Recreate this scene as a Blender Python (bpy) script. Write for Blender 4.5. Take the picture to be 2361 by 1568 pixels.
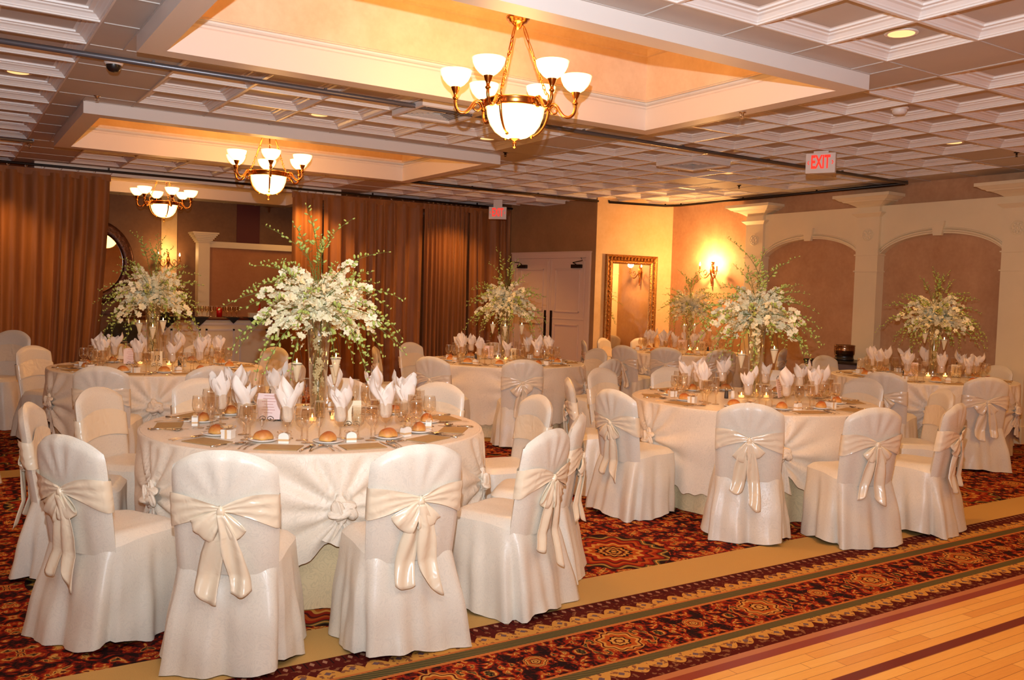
import bpy, math, random
from mathutils import Vector, Matrix
R = math.radians
PI = math.pi
TAU = 2 * PI
sin, cos = math.sin, math.cos
rnd = random.Random(7)
for o in list(bpy.data.objects):
    bpy.data.objects.remove(o, do_unlink=True)
SC = bpy.context.scene
COL = SC.collection

# ------------------------------------------------------------ camera, world, exposure
YAW, PIT, ROL = R(32.965), R(-2.925), R(1.7058)
EYE = 1.55
F = Vector((sin(YAW) * cos(PIT), cos(YAW) * cos(PIT), sin(PIT)))
Rt = Vector((cos(YAW), -sin(YAW), 0))
Up = Rt.cross(F)
R2 = cos(ROL) * Rt + sin(ROL) * Up
U2 = -sin(ROL) * Rt + cos(ROL) * Up
cam = bpy.data.cameras.new('camera')
cam.sensor_width = 36
cam.lens = 36 * 2039.2 / 2361
cam.clip_start = .05
camo = bpy.data.objects.new('camera', cam)
COL.objects.link(camo)
M = Matrix((R2, U2, -F)).transposed().to_4x4()
M.translation = (0, 0, EYE)
camo.matrix_world = M
SC.camera = camo
w = bpy.data.worlds.new('World')
SC.world = w
w.use_nodes = True
w.node_tree.nodes['Background'].inputs[0].default_value = (1, .62, .38, 1)
w.node_tree.nodes['Background'].inputs[1].default_value = .05
SC.view_settings.view_transform = 'Standard'
SC.view_settings.look = 'None'
SC.view_settings.gamma = 1
SC.view_settings.use_curve_mapping = False
SC.view_settings.exposure = -0.27
try:
    SC.cycles.transparent_max_bounces = 24
except Exception:
    pass
WARM = (1, .50, .135)


def lamp(name, kind, loc, energy, color, size=.05, rot=None, **kw):
    l = bpy.data.lights.new(name, kind)
    l.energy = energy
    l.color = color
    if kind == 'AREA':
        l.size = size
    else:
        l.shadow_soft_size = size
    for k, v in kw.items():
        setattr(l, k, v)
    o = bpy.data.objects.new(name, l)
    COL.objects.link(o)
    o.location = loc
    if rot is not None:
        o.rotation_euler = rot
    return o


# the photographer's flash, a hand above the lens
fl = lamp('camera_flash', 'SPOT', Vector((0, 0, EYE)) + U2 * .34 - Rt * .02, 1500, (.80, .88, .98), .02,
          spot_size=R(146), spot_blend=1.0)
fl.rotation_euler = (M @ Matrix.Rotation(R(36), 4, 'X')).to_euler()     # head tilted up

CZ = 3.158          # tiled ceiling height
TRAYS = [(1.08, 5.46, 3.93, 6.25), (1.08, 5.46, 8.78, 11.2), (1.08, 5.46, 13.62, 16.05)]
CHAND = [(3.26, 5.07), (3.12, 9.95), (2.97, 14.75)]
# chandelier light: the glass bowls glow, unseen point lights above and below them light tray and room
for i, (x, y) in enumerate(CHAND):
    lamp('chandelier_light', 'POINT', (x, y, 3.09), (30, 24, 12)[i], WARM, .12)
    lamp('chandelier_bowl_light', 'POINT', (x, y, 2.48), (44, 36, 12)[i], WARM, .2)
# recessed downlights (x, y): the lamp of each can
DOWN = [(4.82, 3.27, 1), (.53, 7.94, 1), (2.9, 7.99, 1), (4.72, 8.0, 1), (8.41, 5.07, 1), (8.41, 8.1, 1),
        (8.35, 9.89, 1), (9.72, 9.4, 0), (2.8, 12.8, 1), (4.85, 13.12, 1), (7.4, 12.95, 1), (.5, 12.9, 1)]
for x, y, on in DOWN:
    if on:
        lamp('downlight_lamp', 'SPOT', (x, y, CZ + .03), 90 if y < 12.9 else (190 if x == 4.85 else 120), WARM, .05,
             spot_size=R(110), spot_blend=.7)
# unseen area lights added as warm fill behind and beside the photographer
for x, y in ((3.2, .2), (-1.8, 6.0), (8, 0), (8.3, 2.2)):
    lamp('room_fill', 'AREA', (x, y, 3.05), 38, WARM, .9, rot=(0, 0, 0))
lamp('sconce_light', 'POINT', (10.42, 10.42, 2.16), 105, (1, .52, .18), .05)
lamp('far_sconce_light', 'POINT', (3.55, 17.3, 2.15), 14, (1, .55, .2), .05)
lamp('far_room_area_light', 'AREA', (5.6, 16.2, 3.05), 12, WARM, .6, rot=(0, 0, 0))  # unseen area light over the bar room, without a fixture


# ------------------------------------------------------------ materials
def srgb(r, g, b):
    def f(c):
        c /= 255
        return c / 12.92 if c <= .04045 else ((c + .055) / 1.055) ** 2.4
    return (f(r), f(g), f(b), 1)


class NT:
    def __init__(s, name):
        s.m = bpy.data.materials.new(name)
        s.m.use_nodes = True
        s.t = s.m.node_tree
        s.n = s.t.nodes
        s.b = s.n['Principled BSDF']
        s.out = s.n['Material Output']

    def link(s, a, b):
        s.t.links.new(a, b)

    def node(s, typ, ins=None, **kw):
        n = s.n.new(typ)
        for k, v in kw.items():
            setattr(n, k, v)
        for k, v in (ins or {}).items():
            s.put(n.inputs[k], v)
        return n

    def put(s, sock, v):
        if isinstance(v, bpy.types.NodeSocket):
            s.link(v, sock)
        else:
            sock.default_value = v

    def math(s, op, a, b=None, c=None, clamp=False):
        n = s.n.new('ShaderNodeMath')
        n.operation = op
        n.use_clamp = clamp
        s.put(n.inputs[0], a)
        if b is not None:
            s.put(n.inputs[1], b)
        if c is not None:
            s.put(n.inputs[2], c)
        return n.outputs[0]

    def mix(s, f, a, b):
        n = s.n.new('ShaderNodeMix')
        n.data_type = 'RGBA'
        s.put(n.inputs[0], f)
        s.put(n.inputs[6], a)
        s.put(n.inputs[7], b)
        return n.outputs[2]

    def ramp(s, f, stops, mode='CONSTANT'):
        n = s.n.new('ShaderNodeValToRGB')
        n.color_ramp.interpolation = mode
        e = n.color_ramp.elements
        while len(e) > 1:
            e.remove(e[-1])
        e[0].position, e[0].color = stops[0]
        for p, c in stops[1:]:
            x = e.new(p)
            x.color = c
        s.put(n.inputs[0], f)
        return n.outputs[0]

    def coords(s, kind='Object'):
        return s.node('ShaderNodeTexCoord').outputs[kind]

    def bump(s, h, strength=.3, dist=.01):
        n = s.node('ShaderNodeBump', {'Height': h, 'Strength': strength, 'Distance': dist})
        s.link(n.outputs[0], s.b.inputs['Normal'])

    def set(s, **kw):
        for k, v in kw.items():
            s.put(s.b.inputs[k.replace('_', ' ')], v)
        return s.m


def simple(name, col, rough=.5, metal=0.0, noise=0.0, nscale=20, bump=0.0, emis=0, **kw):
    t = NT(name)
    c = col
    if noise or bump:
        nz = t.node('ShaderNodeTexNoise', {'Vector': t.coords(), 'Scale': nscale, 'Detail': 4.0}).outputs[0]
        if noise:
            d = tuple(x * (1 - noise) for x in col[:3]) + (1,)
            u = tuple(min(1, x * (1 + noise)) for x in col[:3]) + (1,)
            c = t.ramp(nz, [(.3, d), (.7, u)], 'LINEAR')
        if bump:
            t.bump(nz, bump)
    t.set(Base_Color=c, Roughness=rough, Metallic=metal)
    if emis:
        t.set(Emission_Color=col, Emission_Strength=emis)
    for k, v in kw.items():
        t.put(t.b.inputs[k.replace('_', ' ')], v)
    return t.m


def damask(name, col, rough, amt=.07, scale=26, sheen=.25, sat=None):
    """tone on tone scroll weave"""
    t = NT(name)
    co = t.coords()
    w1 = t.node('ShaderNodeTexNoise', {'Vector': co, 'Scale': scale * .6, 'Detail': 1.0, 'Distortion': 2.2}).outputs[0]
    band = t.math('PINGPONG', t.math('MULTIPLY', w1, 9.0), .5)
    msk = t.math('MULTIPLY', t.math('SUBTRACT', band, .30), 14.0, clamp=True)
    d = tuple(x * (1 - amt) for x in col[:3]) + (1,)
    t.set(Base_Color=t.mix(msk, col, d),
          Roughness=t.math('ADD', rough, t.math('MULTIPLY', msk, .16)),
          Sheen_Weight=sheen, Sheen_Roughness=.4)
    fine = t.node('ShaderNodeTexNoise', {'Vector': co, 'Scale': 220.0, 'Detail': 2.0}).outputs[0]
    t.bump(t.math('ADD', t.math('MULTIPLY', fine, .5), t.math('MULTIPLY', msk, .5)), .12, .002)
    return t.m


M_COVER = damask('cover_damask', srgb(228, 218, 200), .34, sheen=.06)
M_SATIN = NT('satin')
_c = M_SATIN.coords()
_w = M_SATIN.node('ShaderNodeTexNoise', {'Vector': _c, 'Scale': 11.0, 'Detail': 2.0, 'Distortion': .8}).outputs[0]
M_SATIN.bump(_w, .42, .02)
M_SATIN = M_SATIN.set(Base_Color=srgb(240, 222, 192), Roughness=.27, Specular_IOR_Level=.9, Coat_Weight=.18, Coat_Roughness=.26)
M_CLOTH = damask('cloth_damask', srgb(236, 220, 198), .45, .08, 20, .06)
M_UNDER = damask('under_brocade', srgb(232, 206, 158), .5, .10, 12, .1)
M_NAPKIN = simple('napkin_linen', srgb(240, 224, 208), .7, noise=.04, nscale=12, bump=.15)
M_WALLP = NT('stucco_peach')


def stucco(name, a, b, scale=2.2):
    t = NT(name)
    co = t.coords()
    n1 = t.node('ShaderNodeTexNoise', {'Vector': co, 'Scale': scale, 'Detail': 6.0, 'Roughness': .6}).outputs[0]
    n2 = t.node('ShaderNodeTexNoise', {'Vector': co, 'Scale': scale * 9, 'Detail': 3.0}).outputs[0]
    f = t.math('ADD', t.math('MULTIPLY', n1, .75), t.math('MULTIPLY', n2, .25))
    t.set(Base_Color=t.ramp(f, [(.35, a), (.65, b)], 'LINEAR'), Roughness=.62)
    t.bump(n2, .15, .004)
    return t.m


M_WALLP = stucco('stucco_peach', srgb(184, 138, 100), srgb(206, 162, 122))
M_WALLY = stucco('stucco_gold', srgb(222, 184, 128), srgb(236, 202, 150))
M_WALLB = stucco('stucco_brown', srgb(122, 82, 50), srgb(140, 98, 62))
M_TRAYW = stucco('tray_plaster', srgb(226, 196, 160), srgb(240, 214, 182), 3)
M_WHITE = simple('white_trim', srgb(232, 222, 212), .42)
M_TILE = simple('ceiling_tile', srgb(196, 186, 176), .6, noise=.03, nscale=3)
M_MOLD = simple('tile_molding', srgb(234, 226, 218), .4)
M_COL = simple('arcade_cream', srgb(240, 222, 184), .5, noise=.02, nscale=4)
M_DOOR = simple('door_paint', srgb(232, 204, 182), .42)
M_BRASS = simple('antique_brass', srgb(190, 124, 62), .24, 1.0, noise=.12, nscale=30)
M_GOLD = simple('gilt_frame', srgb(176, 122, 60), .34, .85, noise=.3, nscale=40, bump=.5)
M_SILVER = simple('flatware_steel', srgb(214, 202, 186), .16, 1.0)
M_DARKM = simple('dark_metal', srgb(58, 48, 40), .38, .7)
M_RAIL = simple('rail_metal', srgb(120, 118, 122), .35, .6)
M_BLACK = simple('black_cloth', srgb(22, 17, 16), .75, noise=.2, nscale=10)
M_BLACKP = simple('black_plastic', srgb(28, 22, 20), .35)
M_PAPER = simple('ivory_card', srgb(240, 222, 186), .6)
M_PINK = simple('pink_card', srgb(240, 214, 208), .6)
M_TAN = simple('tan_menu', srgb(176, 142, 92), .6, noise=.05, nscale=30)
M_INK = simple('ink', srgb(40, 30, 26), .6)
M_CHINA = simple('china', srgb(238, 230, 220), .15)
M_WAX = simple('wax', srgb(250, 236, 205), .4, emis=.25)  # slight emission stands in for candlelight in the wax
M_FLAME = simple('flame', (1, .62, .22, 1), .5, emis=28)
M_VOTGLOW = simple('votive_glow', (1, .60, .22, 1), .4, emis=3.2)
M_RED = simple('red_plastic', srgb(200, 26, 14), .35)
M_EXITR = simple('exit_red', (.8, .03, .015, 1), .4, emis=1.1)
M_BOX = simple('favour_box_paper', srgb(244, 236, 222), .45)
M_RIBBON = simple('sheer_ribbon', srgb(222, 180, 128), .35)
M_STEM = simple('stem_green', srgb(96, 112, 38), .5, noise=.2, nscale=14)
M_BUD = simple('bud_green', srgb(176, 190, 96), .5, noise=.2, nscale=30)
M_PETAL = simple('petal_white', srgb(250, 240, 200), .5, noise=.05, nscale=30, Subsurface_Weight=.0)
M_BULB = NT('lit_glass_bowl')


def lit(name, col, strength, centre=None):
    t = NT(name)
    lw = t.node('ShaderNodeLayerWeight', {'Blend': .35}).outputs['Facing']
    s_ = t.math('MULTIPLY_ADD', t.math('SUBTRACT', 1.0, lw), strength * .8, strength * .45)
    t.set(Base_Color=srgb(250, 236, 205), Roughness=.25, Emission_Color=col, Emission_Strength=s_)
    return t.m


M_BULB = lit('lit_glass_bowl', (1, .50, .17, 1), 6.5)
M_CANLIT = simple('lit_can', (1, .60, .24, 1), .3, emis=1.5)
M_MIRROR = simple('mirror_glass', (.82, .8, .76, 1), .02, 1.0)


def thin_glass(name, tint=(1, 1, 1, 1), refl=1.0, ior=1.45):
    t = NT(name)
    tr = t.node('ShaderNodeBsdfTransparent', {'Color': tint})
    gl = t.node('ShaderNodeBsdfGlossy', {'Color': (1, 1, 1, 1), 'Roughness': .03})
    fc = t.node('ShaderNodeLayerWeight', {'Blend': .5}).outputs['Facing']
    f = t.math('MULTIPLY_ADD', t.math('POWER', fc, 3.5), .75 * refl, (.07 * refl), clamp=True)
    mx = t.node('ShaderNodeMixShader', {0: f, 1: tr.outputs[0], 2: gl.outputs[0]})
    t.link(mx.outputs[0], t.out.inputs[0])
    return t.m


M_GLASS = thin_glass('warm_lit_glass', (.95, .90, .83, 1), 1.9)  # amber tint imitates candlelight seen through the glass
M_VASE = thin_glass('vase_glass', (.96, .95, .90, 1), 1.8)
M_RIMGLINT = simple('rim_highlight', srgb(240, 224, 190), .1)  # pale ring paints the bright highlight along each glass edge
M_WATER = thin_glass('water', (.97, .96, .93, 1), 1.2, 1.33)
M_FROST = simple('frosted_cone', srgb(236, 214, 176), .3, emis=.10, Alpha=.82)  # faint emission puts the candle's glow into the cone


def floor_mat():
    t = NT('carpet')
    co = t.coords()
    sp = t.node('ShaderNodeSeparateXYZ', {0: co})
    X, Y = sp.outputs[0], sp.outputs[1]
    m = t.math
    dark, wine, red, rust, tan, olive = (srgb(34, 12, 8), srgb(84, 18, 8), srgb(150, 34, 8), srgb(176, 80, 24),
                                         srgb(206, 146, 66), srgb(98, 88, 46))
    fibre = t.node('ShaderNodeTexNoise', {'Vector': co, 'Scale': 260.0, 'Detail': 2.0}).outputs[0]

    def foliage(px, py, yc, scale):
        """mirrored scrollwork"""
        u = m('PINGPONG', m('SUBTRACT', X, 2.58), px)
        v = m('ABSOLUTE', m('SUBTRACT', m('PINGPONG', m('SUBTRACT', Y, yc), py), 0.0))
        cv = t.node('ShaderNodeCombineXYZ', {0: u, 1: v, 2: 0.3}).outputs[0]
        n1 = t.node('ShaderNodeTexNoise', {'Vector': cv, 'Scale': scale, 'Detail': 2.5, 'Distortion': 1.6}).outputs[0]
        n2 = t.node('ShaderNodeTexVoronoi', {'Vector': cv, 'Scale': scale * 1.1}).outputs[0]
        k = m('ADD', m('MULTIPLY', n1, .8), m('MULTIPLY', n2, .28))
        k = m('PINGPONG', m('MULTIPLY', k, 3.0), 1.0)
        return t.ramp(k, [(0, dark), (.16, wine), (.34, red), (.52, rust), (.64, tan), (.76, wine), (.86, olive), (.93, dark)])

    def rings(cx, cy, per, rad, petals, base, stops):
        dx = m('SUBTRACT', m('PINGPONG', m('SUBTRACT', X, cx), per / 2), 0.0)
        dy = m('SUBTRACT', Y, cy) if not isinstance(cy, tuple) else m('PINGPONG', m('SUBTRACT', Y, cy[0]), cy[1] / 2)
        rr = m('SQRT', m('ADD', m('MULTIPLY', dx, dx), m('MULTIPLY', dy, dy)))
        an = m('ARCTAN2', dy, dx)
        rr2 = m('MULTIPLY', rr, m('ADD', 1.0, m('MULTIPLY', m('SINE', m('MULTIPLY', an, float(petals))), .10)))
        q = m('DIVIDE', rr2, rad)
        inside = m('LESS_THAN', m('DIVIDE', rr, rad), 1.0)
        return t.mix(inside, base, t.ramp(q, stops))

    med = [(0, tan), (.14, wine), (.22, tan), (.36, dark), (.44, rust), (.66, tan), (.78, wine), (.86, tan), (.93, rust)]
    runner = foliage(.46, .16, 3.0, 17.0)
    runner = rings(2.58, 3.01, .92, .115, 8, runner, med)
    flower = [(0, olive), (.2, dark), (.3, tan), (.5, wine), (.6, olive), (.8, dark)]
    runner = rings(3.04, 3.01, .92, .055, 6, runner, med)
    field = foliage(.46, .46, 4.12, 13.0)
    bigm = [(0, tan), (.05, dark), (.09, tan), (.14, wine), (.2, tan), (.26, dark), (.32, rust), (.42, tan), (.5, red),
            (.6, wine), (.66, rust), (.74, red), (.82, wine), (.86, olive), (.9, tan), (.94, olive), (.985, dark)]
    field = rings(3.46, (4.12, 1.84), .92 * 2, .34, 12, field, bigm)
    field = rings(2.54, (4.12, 1.84), .92 * 2, .10, 8, field, med)
    field = rings(4.38, (5.04, 1.84), .92 * 2, .34, 12, field, bigm)
    beige = t.mix(t.math('MULTIPLY', fibre, .5), srgb(206, 164, 96), srgb(184, 140, 78))
    # narrow borders
    ch = m('PINGPONG', X, .028)
    chain = t.mix(m('LESS_THAN', m('ADD', ch, m('MULTIPLY', m('ABSOLUTE', m('SUBTRACT', Y, 3.43)), .6)), .012),
                  wine, srgb(168, 120, 92))
    chain = t.mix(m('GREATER_THAN', ch, .025), chain, dark)

    def scallop(y0, flip):
        d = m('SUBTRACT', Y, y0) if not flip else m('SUBTRACT', y0, Y)
        edge = m('ADD', .035, m('MULTIPLY', m('ABSOLUTE', m('SINE', m('MULTIPLY', X, PI / .105))), .05))
        body = t.mix(m('LESS_THAN', d, edge), wine, tan)
        nz = t.node('ShaderNodeTexNoise', {'Vector': co, 'Scale': 34.0, 'Detail': 2.0}).outputs[0]
        body = t.mix(m('GREATER_THAN', nz, .58), body, srgb(136, 84, 52))
        dot = m('ADD', m('ABSOLUTE', m('SUBTRACT', m('PINGPONG', X, .0525), .0525)), m('ABSOLUTE', m('SUBTRACT', d, .045)))
        return t.mix(m('LESS_THAN', dot, .017), body, srgb(112, 84, 84))
    sc1 = scallop(3.27, False)
    sc2 = scallop(2.78, True)
    gz = m('PINGPONG', m('ADD', X, Y), .012)
    green = t.mix(m('LESS_THAN', gz, .004), srgb(112, 96, 52), srgb(62, 52, 34))
    tl = srgb(196, 112, 52)
    # stack bands in Y
    c = runner
    for y0, col in ((3.165, tl), (3.185, green), (3.25, tl), (3.265, sc1), (3.40, chain), (3.46, beige), (3.79, field)):
        c = t.mix(m('GREATER_THAN', Y, y0), c, col)
    for y0, col in ((2.85, tl), (2.835, green), (2.78, sc2), (2.64, tl)):
        c = t.mix(m('LESS_THAN', Y, y0), c, col)
    # second beige runner beside the far tables
    for a, b, col in ((7.9, 8.2, beige),):
        s_ = m('MULTIPLY', m('GREATER_THAN', Y, a), m('LESS_THAN', Y, b))
        c = t.mix(s_, c, col)
    c = t.mix(m('MULTIPLY', fibre, .18), c, dark)
    t.set(Base_Color=c, Roughness=.95, Specular_IOR_Level=.12)
    t.bump(fibre, .4, .004)
    return t.m


def parquet_mat():
    t = NT('maple_strip_floor')
    co = t.coords()
    m = t.math
    sp = t.node('ShaderNodeSeparateXYZ', {0: co})
    X, Y = sp.outputs[0], sp.outputs[1]
    row = m('FLOOR', m('DIVIDE', Y, .058))
    rnd_ = t.node('ShaderNodeTexWhiteNoise', {'W': row}, noise_dimensions='1D').outputs[0]
    xs = m('ADD', X, m('MULTIPLY', rnd_, 3.1))
    plank = m('FLOOR', m('DIVIDE', xs, .62))
    cv = t.node('ShaderNodeCombineXYZ', {0: plank, 1: row, 2: 0.0}).outputs[0]
    tone = t.node('ShaderNodeTexWhiteNoise', {'Vector': cv}, noise_dimensions='3D').outputs[0]
    mp = t.node('ShaderNodeMapping', {'Vector': co, 'Scale': (1.5, 22, 1)}).outputs[0]
    grain = t.node('ShaderNodeTexNoise', {'Vector': mp, 'Scale': 5.0, 'Detail': 4.0}).outputs[0]
    f = m('ADD', m('MULTIPLY', tone, .6), m('MULTIPLY', grain, .4))
    c = t.ramp(f, [(.1, srgb(222, 150, 66)), (.55, srgb(238, 174, 82)), (.9, srgb(248, 192, 100))], 'LINEAR')
    ey = m('PINGPONG', Y, .029)
    ex = m('PINGPONG', xs, .31)
    seam = m('MAXIMUM', m('LESS_THAN', ey, .0011), m('LESS_THAN', ex, .0012))
    c = t.mix(seam, c, srgb(138, 72, 26))
    st = m('LESS_THAN', m('PINGPONG', m('SUBTRACT', Y, 2.235), .2175), .029)
    c = t.mix(st, c, srgb(112, 26, 10))
    c = t.mix(m('GREATER_THAN', Y, 2.545), c, srgb(140, 42, 16))
    c = t.mix(m('GREATER_THAN', Y, 2.60), c, srgb(182, 106, 58))
    t.set(Base_Color=c, Roughness=.34, Specular_IOR_Level=.3, Coat_Weight=.06, Coat_Roughness=.15)
    return t.m


def curtain_mat():
    t = NT('curtain_velvet')
    co = t.coords()
    mp = t.node('ShaderNodeMapping', {'Vector': co, 'Scale': (6, 6, .6)}).outputs[0]
    n = t.node('ShaderNodeTexNoise', {'Vector': mp, 'Scale': 2.0, 'Detail': 3.0}).outputs[0]
    t.set(Base_Color=t.ramp(n, [(.3, srgb(136, 82, 36)), (.7, srgb(162, 102, 48))], 'LINEAR'), Roughness=.6,
          Sheen_Weight=.08)
    return t.m


M_FLOOR = floor_mat()
M_PARQ = parquet_mat()
M_CURT = curtain_mat()


def bread_mat():
    t = NT('bread_crust')
    co = t.coords()
    z = t.node('ShaderNodeSeparateXYZ', {0: co}).outputs[2]
    n = t.node('ShaderNodeTexNoise', {'Vector': co, 'Scale': 60.0, 'Detail': 3.0}).outputs[0]
    k = t.math('ADD', t.math('MULTIPLY', z, 17.0), t.math('MULTIPLY', t.math('SUBTRACT', n, .5), .4))
    t.set(Base_Color=t.ramp(k, [(.05, srgb(232, 180, 100)), (.4, srgb(214, 140, 66)), (.8, srgb(176, 88, 36))], 'LINEAR'),
          Roughness=.5)
    t.bump(n, .25, .002)
    return t.m


M_BREAD = bread_mat()


# ------------------------------------------------------------ mesh helpers
class MB:
    def __init__(s):
        s.v, s.f, s.mi, s.sm = [], [], [], []
        s.cur = 0

    def add(s, vs, fs, smooth=True, M=None):
        o = len(s.v)
        for p in vs:
            p = Vector(p)
            s.v.append(tuple(M @ p) if M else tuple(p))
        for f in fs:
            s.f.append(tuple(i + o for i in f))
            s.mi.append(s.cur)
            s.sm.append(smooth)
        return s

    def box(s, x0, x1, y0, y1, z0, z1, M=None):
        v = [(x, y, z) for x in (x0, x1) for y in (y0, y1) for z in (z0, z1)]
        f = [(0, 1, 3, 2), (4, 6, 7, 5), (0, 4, 5, 1), (2, 3, 7, 6), (0, 2, 6, 4), (1, 5, 7, 3)]
        return s.add(v, f, False, M)

    def grid(s, fn, nu, nv, cu=False, cv=False, smooth=True, M=None):
        vs = []
        for i in range(nu if cu else nu + 1):
            for j in range(nv if cv else nv + 1):
                vs.append(fn(i / nu, j / nv))
        w_ = nv if cv else nv + 1
        h_ = nu if cu else nu + 1
        fs = []
        for i in range(nu):
            for j in range(nv):
                a, b = i, (i + 1) % h_
                c, d = j, (j + 1) % w_
                fs.append((a * w_ + c, b * w_ + c, b * w_ + d, a * w_ + d))
        return s.add(vs, fs, smooth, M)

    def lathe(s, prof, n=24, c=(0, 0, 0), M=None, smooth=True):
        """prof: (radius, z) pairs"""
        m_ = len(prof)
        vs = []
        for i in range(n):
            a = TAU * i / n
            for r_, z_ in prof:
                vs.append((c[0] + r_ * cos(a), c[1] + r_ * sin(a), c[2] + z_))
        fs = []
        for i in range(n):
            k = (i + 1) % n
            for j in range(m_ - 1):
                fs.append((i * m_ + j, k * m_ + j, k * m_ + j + 1, i * m_ + j + 1))
        return s.add(vs, fs, smooth, M)

    def tube(s, path, r, n=8, closed=False, M=None, caps=True):
        P = [Vector(p) for p in path]
        k = len(P)
        rs = r if isinstance(r, (list, tuple)) else [r] * k
        vs, fs = [], []
        ref = None
        for i, p in enumerate(P):
            if closed:
                t_ = P[(i + 1) % k] - P[i - 1]
            else:
                t_ = P[min(i + 1, k - 1)] - P[max(i - 1, 0)]
            if t_.length < 1e-9:
                t_ = Vector((0, 0, 1))
            t_.normalize()
            if ref is None:
                ref = Vector((0, 0, 1)) if abs(t_.z) < .9 else Vector((1, 0, 0))
            a = (ref - t_ * ref.dot(t_))
            if a.length < 1e-6:
                a = t_.orthogonal()
            a.normalize()
            ref = a
            b = t_.cross(a)
            for q in range(n):
                th = TAU * q / n
                vs.append(p + rs[i] * (cos(th) * a + sin(th) * b))
        for i in range(k if closed else k - 1):
            j = (i + 1) % k
            for q in range(n):
                q2 = (q + 1) % n
                fs.append((i * n + q, i * n + q2, j * n + q2, j * n + q))
        if caps and not closed:
            fs.append(tuple(range(n))[::-1])
            fs.append(tuple((k - 1) * n + q for q in range(n)))
        return s.add(vs, fs, True, M)

    def ball(s, c, rx, ry=None, rz=None, n=10, m=6, M=None):
        ry = rx if ry is None else ry
        rz = rx if rz is None else rz
        return s.grid(lambda u, v: (c[0] + rx * cos(TAU * u) * sin(PI * max(.002, min(.998, v))),
                                    c[1] + ry * sin(TAU * u) * sin(PI * max(.002, min(.998, v))),
                                    c[2] - rz * cos(PI * v)), n, m, cu=True, M=M)

    def prism(s, pts, a, b, axis='y', M=None, smooth=False):
        """closed outline extruded along an axis from a to b; pts are the other two coordinates"""
        n = len(pts)

        def mk(p, t_):
            return {'x': (t_, p[0], p[1]), 'y': (p[0], t_, p[1]), 'z': (p[0], p[1], t_)}[axis]
        vs = [mk(p, a) for p in pts] + [mk(p, b) for p in pts]
        fs = [(i, (i + 1) % n, n + (i + 1) % n, n + i) for i in range(n)]
        fs += [tuple(range(n))[::-1], tuple(range(n, 2 * n))]
        return s.add(vs, fs, smooth, M)

    def mesh(s, name, mats):
        me = bpy.data.meshes.new(name)
        me.from_pydata(s.v, [], s.f)
        for m_ in (mats if isinstance(mats, (list, tuple)) else [mats]):
            me.materials.append(m_)
        me.polygons.foreach_set('material_index', s.mi)
        me.polygons.foreach_set('use_smooth', s.sm)
        me.validate()
        me.update()
        return me

    def build(s, name, mats, parent=None, bevel=0, solid=0, subd=0, loc=None, rot=None):
        o = bpy.data.objects.new(name, s.mesh(name, mats))
        COL.objects.link(o)
        if parent:
            o.parent = parent
        if loc:
            o.location = loc
        if rot:
            o.rotation_euler = rot
        if solid:
            k = o.modifiers.new('solid', 'SOLIDIFY')
            k.thickness = solid
            k.offset = 0
        if bevel:
            k = o.modifiers.new('bevel', 'BEVEL')
            k.width = bevel
            k.segments = 2
            k.limit_method = 'ANGLE'
        if subd:
            k = o.modifiers.new('subd', 'SUBSURF')
            k.levels = subd
            k.render_levels = subd
        return o


def tag(o, label, cat, group=None):
    o['label'] = label
    o['category'] = cat
    if group:
        o['group'] = group
    return o


def struct(o):
    o['kind'] = 'structure'
    return o


def thing(name, label, cat, loc=(0, 0, 0), rz=0, group=None):
    o = bpy.data.objects.new(name, None)
    COL.objects.link(o)
    o.empty_display_size = .1
    o.location = loc
    o.rotation_euler = (0, 0, rz)
    return tag(o, label, cat, group)


def copy_tree(o, parent=None):
    c = o.copy()
    COL.objects.link(c)
    if parent:
        c.parent = parent
    for ch in list(o.children):
        copy_tree(ch, c)
    return c


def text_mesh(txt, size, mat_, name, parent, loc, rot, depth=.001, shear=0, sx=1):
    cu = bpy.data.curves.new(name, 'FONT')
    cu.body = txt
    cu.size = size
    cu.align_x = 'CENTER'
    cu.align_y = 'CENTER'
    cu.extrude = depth
    if txt == 'EXIT':
        cu.offset = .006
    cu.shear = shear
    to = bpy.data.objects.new(name, cu)
    COL.objects.link(to)
    dg = bpy.context.evaluated_depsgraph_get()
    me = bpy.data.meshes.new_from_object(to.evaluated_get(dg))
    bpy.data.objects.remove(to, do_unlink=True)
    me.materials.clear()
    me.materials.append(mat_)
    o = bpy.data.objects.new(name, me)
    COL.objects.link(o)
    o.parent = parent
    o.location = loc
    o.rotation_euler = rot
    o.scale = (sx, 1, 1)
    return o


# ------------------------------------------------------------ room shell
b = MB().box(-4, 10.75, 2.64, 17.7, -.05, 0)
struct(b.build('floor', M_FLOOR))
b = MB().box(-4, 10.75, -4, 2.64, -.05, .002)
struct(b.build('floor', M_PARQ))


def wall(name, x0, y0, x1, y1, m_, z1=3.9, z0=0, t=.08, side=1):
    d = Vector((x1 - x0, y1 - y0, 0))
    n = Vector((-d.y, d.x, 0)).normalized() * t * side
    b_ = MB()
    v = [(x0, y0), (x1, y1), (x1 + n.x, y1 + n.y), (x0 + n.x, y0 + n.y)]
    b_.prism(v, z0, z1, 'z')
    return struct(b_.build(name, m_))


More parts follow.
